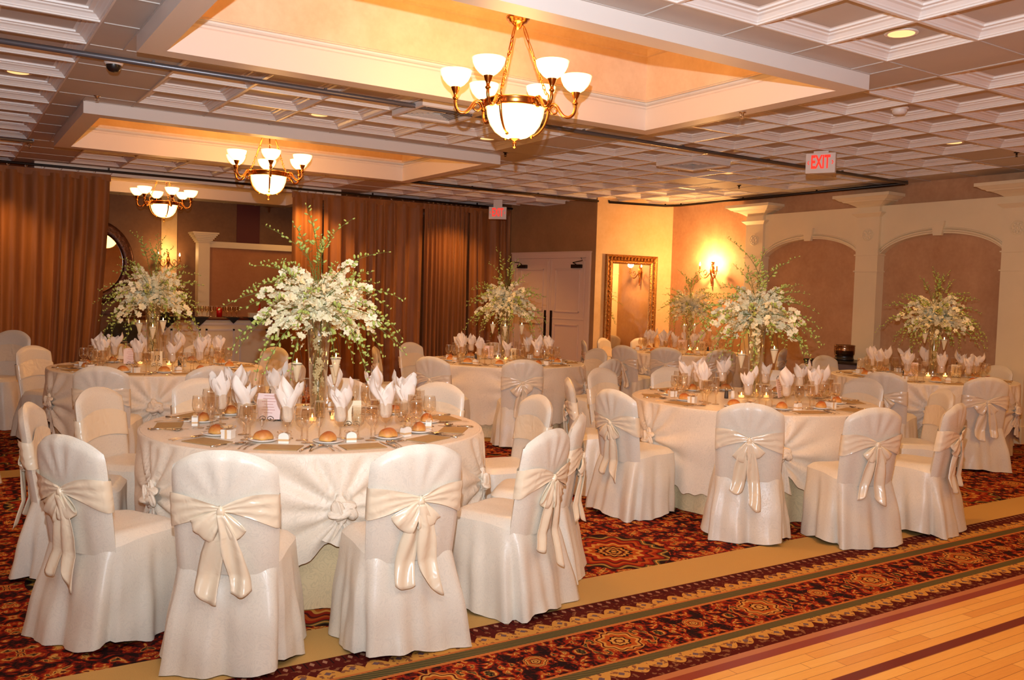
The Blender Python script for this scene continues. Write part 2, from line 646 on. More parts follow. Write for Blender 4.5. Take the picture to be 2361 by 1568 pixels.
AX, AY = 9.08, 11.54
BX, BY = 8.74, 13.62
CX, CY = 10.65, 11.42
wall('wall_right', 10.65, -4, 10.65, 11.42, M_WALLP, side=-1)
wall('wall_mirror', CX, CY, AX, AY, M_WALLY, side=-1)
wall('wall_door', AX, AY, BX, BY, stucco('stucco_brown_lit', srgb(158, 118, 76), srgb(174, 132, 88)), side=-1)  # lighter copy of the brown stucco, warm light put into its colour
wall('wall_bar_right', BX, BY, 8.7, 17.6, M_WALLB, side=-1)
wall('wall_back', 8.7, 17.6, -4, 17.6, M_WALLB, side=-1)
wall('wall_left', -4, 17.6, -4, -4, M_WALLP, side=-1)
wall('wall_behind', -4, -4, 10.65, -4, M_WALLP, side=-1)
# baseboards seen or not, they run the walls
for nm, (x0, y0, x1, y1) in {'baseboard_mirror': (CX, CY, AX, AY), 'baseboard_door': (AX, AY, 9.13, 11.84)}.items():
    d = Vector((x1 - x0, y1 - y0, 0)).normalized()
    n = Vector((-d.y, d.x, 0)) * .015
    v = [(x0, y0), (x1, y1), (x1 + n.x, y1 + n.y), (x0 + n.x, y0 + n.y)]
    struct(MB().prism(v, 0, .12, 'z').build(nm, M_WHITE))

# ceiling: coffered and flat tiles in a tee grid, one mesh
xs = [4.64 + (.6314 if i < 0 else .6096) * i for i in range(-9, 11)]
ys = [3.047 + .6096 * j for j in range(-5, 25)]


def inset(bm_, x0, x1, y0, y1, prof, z=CZ):
    vs, fs = [], []
    for d_, h_ in prof:
        vs += [(x0 + d_, y0 + d_, z + h_), (x1 - d_, y0 + d_, z + h_), (x1 - d_, y1 - d_, z + h_), (x0 + d_, y1 - d_, z + h_)]
    for k in range(len(prof) - 1):
        for q in range(4):
            q2 = (q + 1) % 4
            fs.append((k * 4 + q, k * 4 + q2, (k + 1) * 4 + q2, (k + 1) * 4 + q))
    bm_.add(vs, fs, False)
    k = (len(prof) - 1) * 4
    return [vs[k], vs[k + 1], vs[k + 2], vs[k + 3]]


COFFER = [(0, 0), (.012, 0), (.012, .010), (.020, .012), (.024, .020), (.040, .036), (.056, .042), (.060, .050),
          (.086, .050), (.088, .062), (.104, .064)]
FLAT = [(0, 0), (.010, 0), (.011, .005)]
VENTS = [(3.42, 7.3), (7.46, 7.40), (8.4, 12.4)]
VCELL = []
cm = MB()


def tray_hit(x0, x1, y0, y1):
    for a_, b_, c_, d_ in TRAYS:
        if x0 < b_ and x1 > a_ and y0 < d_ and y1 > c_:
            return (a_, b_, c_, d_)
    return None


def flat_cell(x0, x1, y0, y1):
    cm.cur = 0
    q = inset(cm, x0, x1, y0, y1, FLAT)
    cm.add(q, [(3, 2, 1, 0)], False)


for i in range(len(xs) - 1):
    for j in range(len(ys) - 1):
        x0, x1, y0, y1 = xs[i], xs[i + 1], ys[j], ys[j + 1]
        ii, jj = i - 9, j - 5
        h = tray_hit(x0, x1, y0, y1)
        if h:
            a_, b_, c_, d_ = h
            # keep what sticks out of the tray
            if x0 < a_:
                flat_cell(x0, a_, y0, y1)
            if x1 > b_:
                flat_cell(b_, x1, y0, y1)
            mx0, mx1 = max(x0, a_), min(x1, b_)
            if y0 < c_ and mx1 - mx0 > .05:
                flat_cell(mx0, mx1, y0, c_)
            if y1 > d_ and mx1 - mx0 > .05:
                flat_cell(mx0, mx1, d_, y1)
            continue
        near = tray_hit(x0 - .3, x1 + .3, y0 - .20, y1 + .20) is not None
        flat = ii == 1 or ii == -6 or (near and -6 <= ii <= 1) or (ii, jj) in ((7, 3), (7, 9), (6, 9), (8, 9), (8, 3)) or i == len(xs) - 2
        if jj > 17:
            flat = True
        for vx, vy in VENTS:
            if x0 < vx < x1 and y0 < vy < y1:
                flat = True
                VCELL.append((x0, x1, y0, y1))
        if flat:
            flat_cell(x0, x1, y0, y1)
        else:
            cm.cur = 1
            q = inset(cm, x0, x1, y0, y1, COFFER)
            cm.cur = 0
            cm.add(q, [(3, 2, 1, 0)], False)
cm.cur = 0
# plain field beyond the grid
X0, X1, Y0, Y1 = xs[0], xs[-1], ys[0], ys[-1]
for a_ in ((-4, X0, -4, 17.6), (X0, 10.7, -4, Y0), (X0, 10.7, Y1, 17.6), (X1, 10.7, Y0, Y1)):
    cm.add([(a_[0], a_[2], CZ), (a_[1], a_[2], CZ), (a_[1], a_[3], CZ), (a_[0], a_[3], CZ)], [(3, 2, 1, 0)], False)
struct(cm.build('ceiling', [M_TILE, M_MOLD]))
struct(MB().box(-4, 10.75, -4, 17.7, 3.98, 4.05).build('ceiling', M_TILE))


def frame_ring(bm_, x0, x1, y0, y1, prof):
    """prof (inset, z) swept round a rectangle"""
    vs, fs = [], []
    for d_, z_ in prof:
        vs += [(x0 + d_, y0 + d_, z_), (x1 - d_, y0 + d_, z_), (x1 - d_, y1 - d_, z_), (x0 + d_, y1 - d_, z_)]
    for k in range(len(prof) - 1):
        for q in range(4):
            q2 = (q + 1) % 4
            fs.append((k * 4 + q, k * 4 + q2, (k + 1) * 4 + q2, (k + 1) * 4 + q))
    bm_.add(vs, fs, False)


for k, (x0, x1, y0, y1) in enumerate(TRAYS):
    b = MB()
    frame_ring(b, x0, x1, y0, y1, [(0, CZ + .02), (0, CZ - .105), (.155, CZ - .105), (.155, 3.235), (.153, 3.24), (.146, 3.25),
                                   (.153, 3.262), (.140, 3.275), (.132, 3.29), (.132, 3.30), (.20, 3.30)])
    struct(b.build('trim_%d' % (k + 1), M_WHITE))
    b = MB()
    frame_ring(b, x0, x1, y0, y1, [(.19, 3.29), (.19, 3.70)])
    struct(b.build('wall_recess', M_TRAYW))
    b = MB()
    frame_ring(b, x0, x1, y0, y1, [(.19, 3.68), (.215, 3.685), (.215, 3.70), (.23, 3.74), (.27, 3.78), (.28, 3.80), (.33, 3.82), (.34, 3.86), (.36, 3.865)])
    struct(b.build('trim_%d' % (k + 4), M_TRAYW))
    b = MB().add([(x0 + .3, y0 + .3, 3.86), (x1 - .3, y0 + .3, 3.86), (x1 - .3, y1 - .3, 3.86), (x0 + .3, y1 - .3, 3.86)], [(3, 2, 1, 0)], False)
    struct(b.build('ceiling', M_TRAYW))

# ---- arcade on the right wall
WX = 10.65
ARC_Y = [9.45, 7.47, 5.49, 3.51, 1.53]
XF = 10.55


def arc_top(t_):           # t_ in -1..1 across the bay
    return 2.245 + .375 * math.sqrt(max(0, 1 - (abs(t_) * .93) ** 2)) - .375 * math.sqrt(1 - .93 ** 2)


for k in range(4):
    ya, yb = ARC_Y[k + 1] + .17, ARC_Y[k] - .17
    b = MB()
    n = 32
    vs = []
    for q in range(n + 1):
        y = ya + (yb - ya) * q / n
        z = arc_top(2 * q / n - 1)
        vs += [(XF, y, z), (XF, y, 2.88), (WX, y, z), (WX, y, 2.88)]
    fs = []
    for q in range(n):
        a_, c_ = q * 4, (q + 1) * 4
        fs += [(a_, a_ + 1, c_ + 1, c_), (a_ + 2, a_, c_, c_ + 2), (a_ + 1, a_ + 3, c_ + 3, c_ + 1)]
    b.add(vs, fs, False)
    # archivolt moulding
    for off, rr in ((.035, .016), (.065, .009)):
        b.tube([(XF - .006, ya + (yb - ya) * q / n, arc_top(2 * q / n - 1) + off) for q in range(n + 1)], rr, 6)
    b.prism([(-.085, .16), (-.055, -.02), (.055, -.02), (.085, .16)], XF - .045, XF, 'x',
            M=Matrix.Translation((0, (ya + yb) / 2, arc_top(0) - .01)))
    struct(b.build('trim_%d' % (10 + k), M_COL))
for k, y in enumerate(ARC_Y):
    b = MB()
    b.box(10.50, WX, y - .17, y + .17, 0, 2.95)
    for z in (2.0, 2.22):
        b.box(10.485, WX, y - .185, y + .185, z, z + .018)
    b.box(10.48, WX, y - .19, y + .19, 0, .2)
    # collar and stepped capital
    for z0, z1, e0, e1 in ((2.735, 2.76, .0, .03), (2.76, 2.785, .03, .06), (2.785, 2.80, .06, .06), (2.87, 2.90, 0, .05),
                           (2.90, 2.935, .05, .12), (2.935, 2.955, .15, .17), (2.955, 2.99, .19, .24), (2.99, 3.03, .26, .26)):
        v = [(10.50 - e0 * .8, y - .17 - e0, z0), (WX, y - .17 - e0, z0), (WX, y + .17 + e0, z0), (10.50 - e0 * .8, y + .17 + e0, z0),
             (10.50 - e1 * .8, y - .17 - e1, z1), (WX, y - .17 - e1, z1), (WX, y + .17 + e1, z1), (10.50 - e1 * .8, y + .17 + e1, z1)]
        b.add(v, [(0, 1, 2, 3), (4, 7, 6, 5), (0, 4, 5, 1), (1, 5, 6, 2), (2, 6, 7, 3), (3, 7, 4, 0)], False)
    # rosette
    for q in range(8):
        a_ = TAU * q / 8
        b.ball((10.495, y + .05 * cos(a_), 2.50 + .05 * sin(a_)), .008, .018, .018, 8, 5)
    b.ball((10.495, y, 2.50), .012, .02, .02, 8, 5)
    b.tube([(10.497, y + .08 * cos(TAU * q / 20), 2.50 + .08 * sin(TAU * q / 20)) for q in range(20)], .006, 6, True)
    struct(b.build('trim_%d' % (20 + k), M_COL))


# ---- double door on the door wall
def along(x0, y0, x1, y1, side=1):
    """matrix: local x along the wall, local y out into the room, z up"""
    d = Vector((x1 - x0, y1 - y0, 0))
    L = d.length
    d.normalize()
    n = Vector((-d.y, d.x, 0)) * side
    m_ = Matrix(((d.x, n.x, 0, x0), (d.y, n.y, 0, y0), (0, 0, 1, 0), (0, 0, 0, 1)))
    return m_, L


MD, LD = along(AX, AY, BX, BY, 1)        # x from corner A towards the curtain, y into the room
D0, D1 = .18, 1.93


def setm(o, m_):
    o.matrix_world = m_
    return o


b = MB()
b.box(D0 - .09, D0, 0, .04, 0, 2.30)
b.box(D1, D1 + .09, 0, .04, 0, 2.30)
b.box(D0, D1, 0, .04, 2.20, 2.30)
b.box(D0 - .1, D1 + .1, 0, .052, 2.29, 2.312)
struct(setm(b.build('trim_30', M_DOOR, bevel=.006), MD))
mid = (D0 + D1) / 2
for k, (a_, c_) in enumerate(((D0 + .004, mid - .003), (mid + .003, D1 - .004))):
    door = bpy.data.objects.new('door_%d' % (k + 1), None)
    COL.objects.link(door)
    door.matrix_world = MD
    struct(door)
    b = MB()
    b.box(a_, c_, 0, .018, .01, 2.2)
    wd = c_ - a_
    for z0, z1 in ((1.28, 2.02), (.2, 1.08)):
        for x0, x1, q0, q1 in ((a_ + .14, c_ - .14, z0, z0 + .025), (a_ + .14, c_ - .14, z1 - .025, z1),
                               (a_ + .14, a_ + .165, z0, z1), (c_ - .165, c_ - .14, z0, z1)):
            b.box(x0, x1, .018, .034, q0, q1)
    for x0, x1, q0, q1 in ((a_ + .03, c_ - .03, 1.16, 1.175), (a_ + .035, a_ + .05, 1.2, 2.15), (c_ - .05, c_ - .035, 1.2, 2.15)):
        b.box(x0, x1, .018, .026, q0, q1)
    b.build('door_leaf', M_DOOR, door, bevel=.004)
    hx = c_ - .07 if k == 0 else a_ + .07
    MB().box(hx - .028, hx + .028, .018, .03, .78, 1.30).build('push_plate', M_DARKM, door, bevel=.01)
    b = MB().box(-.11, .11, .02, .075, 2.03, 2.09)
    if k == 0:
        b.tube([(.0, .06, 2.09), (.02, .12, 2.12), (-.22, .14, 2.15), (-.1, .05, 2.2)], .008, 6)
    else:
        b.tube([(.0, .06, 2.09), (-.02, .12, 2.12), (.22, .14, 2.15), (.3, .05, 2.2)], .008, 6)
    b.build('door_closer', M_DARKM, door, loc=((a_ + .2) if k == 0 else (c_ - .2), 0, 0))

# ---- leaning gilt mirror on the mirror wall
MM, LM = along(AX, AY, CX, CY, -1)
mx0, mx1 = .19, 1.24
mir = thing('wall_mirror', 'tall gilt framed mirror hanging on the gold wall, reflecting a lit sconce', 'mirror')
mir.matrix_world = MM
b = MB()
fr = [(0, 0), (0, .05), (.02, .06), (.055, .045), (.085, .055), (.10, .04), (.135, .03), (.15, .02)]
vs, fs = [], []
for d_, y_ in fr:
    vs += [(mx0 + d_, y_, .35 + d_), (mx1 - d_, y_, .35 + d_), (mx1 - d_, y_, 2.27 - d_), (mx0 + d_, y_, 2.27 - d_)]
for k in range(len(fr) - 1):
    for q in range(4):
        q2 = (q + 1) % 4
        fs.append((k * 4 + q, k * 4 + q2, (k + 1) * 4 + q2, (k + 1) * 4 + q))
b.add(vs, fs, False)
b.build('frame', M_GOLD, mir)
b = MB()
for q in range(14):          # carved leaves along top and sides
    x = mx0 + .08 + (mx1 - mx0 - .16) * q / 13
    b.tube([(x - .02, .055, 2.18), (x, .068, 2.215), (x + .025, .06, 2.235)], [.004, .014, .004], 6)
for q in range(22):
    z = .45 + 1.7 * q / 21
    for x in (mx0 + .065, mx1 - .065):
        b.ball((x, .052, z), .016, .012, .024, 6, 4)
b.build('carving', M_GOLD, mir)
b = MB()
for q in range(60):
    z = .50 + 1.63 * q / 59
    for x in (mx0 + .128, mx1 - .128):
        b.ball((x, .036, z), .008, n=6, m=4)
for q in range(26):
    b.ball((mx0 + .13 + (mx1 - mx0 - .26) * q / 25, .036, 2.27 - .128), .008, n=6, m=4)
b.build('beading', M_SILVER, mir)
MB().box(mx0 + .13, mx1 - .13, .012, .02, .48, 2.14).build('mirror_glass', M_MIRROR, mir)


# ---- wall sconces
def sconce(name, label, loc, rz, glow=40):
    t = thing(name, label, 'wall lamp', loc, rz)       # local +y out of the wall
    b_ = MB()
    b_.lathe([(.0, -.22), (.012, -.2), (.02, -.14), (.012, -.1), (.03, -.04), (.035, .02), (.02, .08), (.01, .10)], 10, (0, .035, 0))
    b_.ball((0, .03, -.23), .014)
    b_.ball((0, .035, .13), .02, .02, .03)
    b_.build('backplate', M_BRASS, t)
    for sgn in (-1, 1):
        b_ = MB()
        pts = []
        for q in range(22):
            a_ = q / 21
            th = -PI * .5 + a_ * 1.0 * PI
            pts.append((sgn * (.02 + .17 * a_), .05 + .07 * a_, -.02 - .09 * sin(PI * a_)))
        b_.tube(pts, .008, 8)
        b_.tube([(sgn * (.10 + .035 * cos(th * .3)), .085, -.02 + .04 * sin(th * .3)) for th in range(0, 18)], .006, 6)
        b_.build('arm', M_BRASS, t)
        b_ = MB()
        b_.lathe([(.0, 0), (.035, .0), (.038, .006), (.012, .01), (.012, .02), (.016, .03), (.011, .035), (.011, .09), (0, .09)], 12,
                 (sgn * .19, .12, -.01))
        b_.build('candle_cup', M_BRASS, t)
        MB().lathe([(.0, 0), (.010, .01), (.013, .025), (.008, .05), (0, .07)], 10, (sgn * .19, .12, .085)).build(
            'bulb', simple('sconce_bulb', (1, .72, .36, 1), .3, emis=glow), t)
    return t


sconce('wall_sconce', 'lit brass two armed sconce on the wall between mirror and arches', (10.65, 10.42, 2.03), R(90))
sconce('wall_sconce', 'small brass sconce glowing on the far wall behind the bar', (3.62, 17.6, 2.0), R(180), 25)

# ---- curtain rails on the ceiling
def rail(label, pts, r_=.018, mat_=M_DARKM, z=CZ - .03):
    b_ = MB()
    b_.tube([(x, y, z) for x, y in pts], r_, 8)
    for k in range(len(pts) - 1):
        (xa, ya), (xb, yb) = pts[k], pts[k + 1]
        n_ = max(1, int(math.hypot(xb - xa, yb - ya) / 1.2))
        for q in range(n_ + 1):
            x, y = xa + (xb - xa) * q / n_, ya + (yb - ya) * q / n_
            b_.box(x - .01, x + .01, y - .01, y + .01, z, CZ)
    return tag(b_.build('curtain_rail', mat_), label, 'curtain rail')


rail('long grey curtain rail crossing the ceiling beside the front chandelier', [(-3.9, 6.86), (10.40, 6.86)], .02, M_RAIL)
rail('dark curtain rail on the ceiling running along the arched wall', [(10.42, 6.9), (10.42, 11.0), (10.3, 11.25), (9.3, 11.52)], .02)
rail('curtain rail on the ceiling beyond the second chandelier', [(-3.9, 11.52), (.9, 11.52)], .018, M_RAIL)
rail('dark curtain rail ending at the corner of the gold wall', [(5.5, 11.55), (9.1, 11.55)], .02)


# ---- curtains
def curtain(label, x0, x1, group=None, y=13.62, pleats=9, lean=0, amp=.11, seed=0):
    t = thing('curtain', label, 'curtain', (0, 0, 0), 0, group)
    rr = random.Random(seed)
    ph = [rr.random() * TAU for _ in range(4)]
    n = pleats * 14

    def fn(u, v):
        z = .02 + v * 3.0
        w_ = .35 + .65 * (1 - v) ** .6
        s_ = u * pleats + .22 * sin(u * 9 + ph[0])
        wave = .5 - .5 * cos(TAU * s_ + .6 * sin(ph[1] + 2 * v)) + .22 * sin(2 * TAU * s_ + ph[0]) * (1 - v * .6)
        yy = -amp * w_ * wave + .022 * sin(TAU * s_ * .37 + ph[2]) * (1 - .5 * v)
        x = x0 + .015 + (x1 - x0 - .03) * u + .012 * sin(TAU * s_ + ph[3]) * sin(PI * u)
        x += lean * (1 - v) ** 1.5 * (u if x1 < 3 else 1 - u)
        return (x, y + yy, z)
    MB().grid(fn, n, 14).build('drape', M_CURT, t)
    b_ = MB()
    b_.grid(lambda u, v: (x0 + (x1 - x0) * u, y - .012 - .012 * abs(sin(PI * u * pleats)), 2.99 + .075 * v - (1 - v) * .02 * abs(cos(PI * u * pleats))), pleats * 6, 2)
    b_.build('heading', M_CURT, t)
    for q in range(pleats + 1):
        b2 = MB()
        x = x0 + (x1 - x0) * q / pleats
        b2.tube([(x + .012 * cos(TAU * k / 10), y - .02, 3.085 + .014 * sin(TAU * k / 10)) for k in range(10)], .004, 5, True)
        b2.build('hook', M_SILVER, t)
    return t


curtain('brown curtain at the far left edge of the room', -1.9, .35, None, pleats=10, seed=1)
curtain('brown pleated curtain at the left of the bar opening, its edge drawn back', .35, 2.03, None, pleats=8, lean=-.22, amp=.12, seed=2)
curtain('narrow lit brown curtain at the right of the bar opening', 4.64, 5.15, None, pleats=4, amp=.08, seed=3)
curtain('wide brown curtain behind the big flower arrangement', 5.15, 6.95, None, pleats=9, seed=4)
curtain('gathered brown curtain of tight folds under the downlight', 6.95, 7.85, None, pleats=10, amp=.09, seed=5)
curtain('brown curtain beside the double door', 7.85, 8.72, None, pleats=4, seed=6)
b = MB().tube([(-3.9, 13.6, 3.11), (8.75, 13.6, 3.11)], .018, 8)
for x in (-2, 0, 2, 4, 6, 8):
    b.box(x - .01, x + .01, 13.59, 13.61, 3.11, CZ)
tag(b.build('curtain_rod', M_DARKM), 'dark rod carrying the brown curtains across the back', 'curtain rod')


# ---- ceiling fittings
def downlight(x, y, on, label):
    t = thing('downlight', label, 'ceiling light', (x, y, CZ), 0)
    in_cof = True
    z = .064
    MB().lathe([(.075, z - .001), (.098, z - .001), (.100, z - .006), (.092, z - .010), (.078, z - .008)], 28).build('trim_ring', M_WHITE, t)
    MB().lathe([(.080, z - .007), (.070, z - .005), (.05, z - .0035), (.0, z - .003)], 28).build('reflector', M_CANLIT if on else M_GOLD, t)


DLAB = ['large lit downlight in the coffer at upper right', 'lit downlight in the coffers at the far left edge',
        'lit downlight between the two ceiling trays, left of the vent', 'lit downlight beside the front chandelier bowl',
        'lit downlight in the ceiling at right above the arches', 'lit downlight left of the nearer exit sign',
        'lit downlight just above the gold wall', 'unlit dark downlight near the gold wall corner',
        'lit downlight left of the second chandelier, beyond its tray', 'downlight over the narrow curtain at the bar opening',
        'downlight over the tightly gathered curtain', 'downlight over the curtain left of the bar opening']


def cell_centre(x, y):
    for i in range(len(xs) - 1):
        for j in range(len(ys) - 1):
            if xs[i] <= x < xs[i + 1] and ys[j] <= y < ys[j + 1]:
                return (xs[i] + xs[i + 1]) / 2, (ys[j] + ys[j + 1]) / 2
    return x, y


for (x, y, on), lb in zip(DOWN, DLAB):
    x, y = cell_centre(x, y)
    downlight(x, y, on, lb)

VLAB = ['white square air vent above the front left tables, left of the front chandelier', 'white square air vent left of the nearer exit sign',
        'dark square air vent near the far exit sign']
for (x0, x1, y0, y1), lb in zip(VCELL, ['', '', '']):
    pass
for k, (vx, vy) in enumerate(VENTS):
    x, y = cell_centre(vx, vy)
    t = thing('air_vent', VLAB[k], 'vent', (x, y, CZ), 0)
    b = MB()
    frame_ring(b, -.30, .30, -.30, .30, [(0, 0), (0, -.045), (.02, -.052), (.045, -.045), (.05, -.01), (.05, .004)])
    b.build('frame', M_WHITE, t)
    MB().box(-.25, .25, -.25, .25, .002, .004).build('duct_shade', M_DARKM, t)  # dark sheet stands in for the shade inside the duct
    for q in range(6):
        d_ = .055 + q * .036
        b = MB()
        frame_ring(b, -.30, .30, -.30, .30, [(d_, -.014), (d_ + .013, -.034), (d_ + .015, -.032), (d_ + .002, -.012)])
        b.build('louvre', M_WHITE, t)

SPR = [(1.15, 8.48), (5.4, 8.58), (9.33, 8.71), (9.27, 4.9), (5.36, 5.0), (.9, 12.0), (5.5, 11.7)]
SLAB = ['small sprinkler head left of the second ceiling tray', 'sprinkler head below the front chandelier shadow', 'sprinkler head near the gold wall ceiling',
        'sprinkler head at the right edge of the ceiling', 'sprinkler head on the soffit right of the front chandelier', 'sprinkler head above the left curtain',
        'sprinkler head above the flower arrangement, beyond the second tray']
for (x, y), lb in zip(SPR, SLAB):
    z = CZ - .105 if (x, y) == (5.36, 5.0) else CZ + (.004)
    b = MB().lathe([(0, 0), (.028, 0), (.028, -.006), (.01, -.010), (.009, -.03), (.0, -.03)], 14)
    b.tube([(.012, 0, -.01), (.016, 0, -.03), (0, 0, -.045)], .003, 5).tube([(-.012, 0, -.01), (-.016, 0, -.03), (0, 0, -.045)], .003, 5)
    b.lathe([(0, -.045), (.016, -.045), (.016, -.048), (0, -.048)], 12)
    tag(b.build('sprinkler', M_DARKM if lb.startswith('sprinkler head below') or x > 9 else M_SILVER, loc=(x, y, z)), lb, 'sprinkler')

x, y = cell_centre(6.54, 4.41)
t = thing('smoke_detector', 'white round smoke detector in a coffer right of the front tray', 'smoke detector', (x, y, CZ + .064))
MB().lathe([(0, 0), (.07, 0), (.072, -.02), (.06, -.026), (0, -.026)], 24).build('base', M_WHITE, t)
MB().lathe([(.058, -.026), (.06, -.04), (.045, -.062), (.0, -.066)], 24).build('cap', M_WHITE, t)
t = thing('security_camera', 'white dome security camera with dark lens beside the ceiling rail', 'camera', (1.06, 7.02, CZ + .004))
MB().lathe([(0, 0), (.062, 0), (.065, -.03), (.055, -.045), (0, -.045)], 24).build('housing', M_WHITE, t)
MB().lathe([(.052, -.045), (.047, -.07), (.03, -.09), (0, -.096)], 24).build('dome', M_BLACKP, t)


def exit_sign(label, loc, rz, drop=0):
    t = thing('exit_sign', label, 'exit sign', loc, rz)       # face along -y
    w_, h_ = .15, .21
    MB().box(-w_, w_, -.035, .035, -h_, 0).build('housing', M_MOLD, t, bevel=.004)
    MB().box(-w_ * .5, w_ * .5, -.02, .02, 0, drop + .012).build('canopy', M_WHITE, t)
    text_mesh('EXIT', .19, M_EXITR, 'lettering', t, (0, -.037, -.100), (R(90), 0, 0), .0015, 0, .50)
    for sgn in (-1, 1):
        b_ = MB()
        x = sgn * .128
        b_.tube([(x - sgn * .012, -.038, -.08), (x, -.038, -.1), (x - sgn * .012, -.038, -.12)], .004, 4)
        b_.build('arrow', M_EXITR, t)
    return t


exit_sign('white exit sign with red letters and arrows under the ceiling, nearer one', (7.80, 6.15, CZ - .025), R(-62), .01)
e2 = exit_sign('small far exit sign with red letters hanging before the curtain end', (8.0, 12.9, CZ - .12), R(-38), .11)

# ------------------------------------------------------------ chandeliers
def chandelier():
    t = thing('chandelier', '', 'chandelier', (0, 0, 0), 0, 'bowl chandeliers of the ceiling trays')
    b_ = MB()
    b_.lathe([(0, 3.41), (.078, 3.41), (.082, 3.402), (.078, 3.392), (.065, 3.388), (.064, 3.375), (.045, 3.368), (.03, 3.35),
              (.02, 3.335), (.008, 3.325), (0, 3.322)], 28)
    b_.build('canopy', M_BRASS, t)
    MB().tube([(0, 0, 3.40), (0, 0, 3.86)], .012, 10).build('stem', M_BRASS, t)
    MB().lathe([(.205, 2.80), (.212, 2.795), (.216, 2.81), (.216, 2.835), (.222, 2.842), (.215, 2.85), (.200, 2.848), (.198, 2.81), (.205, 2.80)], 48).build('ring_band', M_BRASS, t)
    b_ = MB()
    b_.lathe([(.198, 2.83), (.196, 2.80), (.188, 2.745), (.168, 2.69), (.135, 2.645), (.09, 2.614), (.04, 2.60), (.0, 2.598)], 48)
    b_.build('glass_bowl', M_BULB, t)
    b_ = MB()
    b_.lathe([(0, 2.604), (.036, 2.604), (.038, 2.597), (.014, 2.592), (.01, 2.578), (.017, 2.568), (.010, 2.556), (.012, 2.548), (.006, 2.54), (0, 2.536)], 16)
    b_.build('finial', M_BRASS, t)
    for k in range(6):
        a_ = R(-26 + 60 * k)
        dx, dy = cos(a_), sin(a_)
        if k % 2 == 0:
            b_ = MB()
            pts = []
            for q in range(16):
                u = q / 15
                rr = .226 * cos(u * 1.15) ** .75
                pts.append((dx * rr, dy * rr, 2.83 - .215 * sin(u * 1.28) - .006))
            b_.tube(pts, [.011 - .005 * q / 15 for q in range(16)], 8)
            b_.ball((pts[-1][0], pts[-1][1], pts[-1][2]), .012)
            b_.build('strap', M_BRASS, t)
        b_ = MB()
        # s-curved arm
        ctl = [(.20, 2.79), (.215, 2.80), (.240, 2.838), (.275, 2.834), (.302, 2.795), (.330, 2.766), (.365, 2.760), (.393, 2.782), (.405, 2.82), (.405, 2.85), (.405, 2.87)]
        pts = []
        for q in range(1, len(ctl) - 2):
            for w_ in range(4):
                t_ = w_ / 4
                v4 = []
                for ax in (0, 1):
                    p0, p1, p2, p3 = (ctl[q + o_][ax] for o_ in (-1, 0, 1, 2))
                    v4.append(.5 * (2 * p1 + (p2 - p0) * t_ + (2 * p0 - 5 * p1 + 4 * p2 - p3) * t_ ** 2 + (3 * p1 - p0 - 3 * p2 + p3) * t_ ** 3))
                pts.append((dx * v4[0], dy * v4[0], v4[1]))
        b_.tube(pts, .011, 8)
        # inner scroll
        sc = []
        for q in range(24):
            th = q / 23 * TAU * 1.25
            rr = .034 * (1 - .55 * q / 23)
            sc.append((dx * (.262 + rr * cos(th)), dy * (.262 + rr * cos(th)), 2.80 + rr * sin(th)))
        b_.tube(sc, .007, 6)
        b_.build('arm', M_BRASS, t)
        cx, cy = dx * .405, dy * .405
        b_ = MB()
        b_.lathe([(0, 2.845), (.014, 2.845), (.02, 2.856), (.012, 2.866), (.014, 2.885), (.022, 2.90), (.031, 2.925), (.033, 2.932), (0, 2.932)], 16, (cx, cy, 0))
        b_.build('shade_cup', M_BRASS, t)
        b_ = MB()
        b_.lathe([(0, 2.925), (.03, 2.926), (.058, 2.944), (.083, 2.972), (.099, 3.005), (.106, 3.036), (.100, 3.038), (.075, 2.99), (.0, 2.95)], 28, (cx, cy, 0))
        b_.build('glass_shade', M_BULB, t)
    for k in range(3):
        a_ = R(-26 + 120 * k)
        dx, dy = cos(a_), sin(a_)
        # upright hook at the ring
        b_ = MB()
        b_.tube([(dx * .216, dy * .216, 2.84), (dx * .222, dy * .222, 2.90), (dx * .212, dy * .212, 2.915), (dx * .205, dy * .205, 2.90)], .006, 6)
        P0, P1 = Vector((dx * .205, dy * .205, 2.905)), Vector((dx * .04, dy * .04, 3.345))
        d_ = (P1 - P0)
        L = d_.length
        d_.normalize()
        s1 = d_.orthogonal().normalized()
        s2 = d_.cross(s1)
        pos, alt = 0, 0
        while pos < L - .02:
            ll = .034 if (pos < .12 or pos > L - .07 or .19 < pos < .25) else .11
            sd = s1 if alt else s2
            c0 = P0 + d_ * (pos + ll / 2)
            b_.tube([c0 + d_ * (ll * .55 * cos(TAU * q / 12)) + sd * (.010 * sin(TAU * q / 12)) for q in range(12)], .0036, 5, True)
            pos += ll * .93
            alt = 1 - alt
        b_.build('chain', M_BRASS, t)
    return t


ch0 = chandelier()
CLAB = ['large front chandelier with glowing glass bowl and six shades in the nearest ceiling tray',
        'middle chandelier with glowing bowl and six shades in the second ceiling tray',
        'smallest far chandelier with glowing bowl seen through the curtain opening']
for k, (x, y) in enumerate(CHAND):
    c = ch0 if k == 0 else copy_tree(ch0)
    c.location = (x, y, 0)
    c.rotation_euler = (0, 0, R((-122.7, -78.4, -59)[k]))
    c['label'] = CLAB[k]

# ------------------------------------------------------------ covered chair
# local frame: origin on the floor under the top of the back, +y towards the table
YB = .075                      # y of the back's centre at seat height


def ytop(z):
    return YB * (1 - (z - .40) / .505)


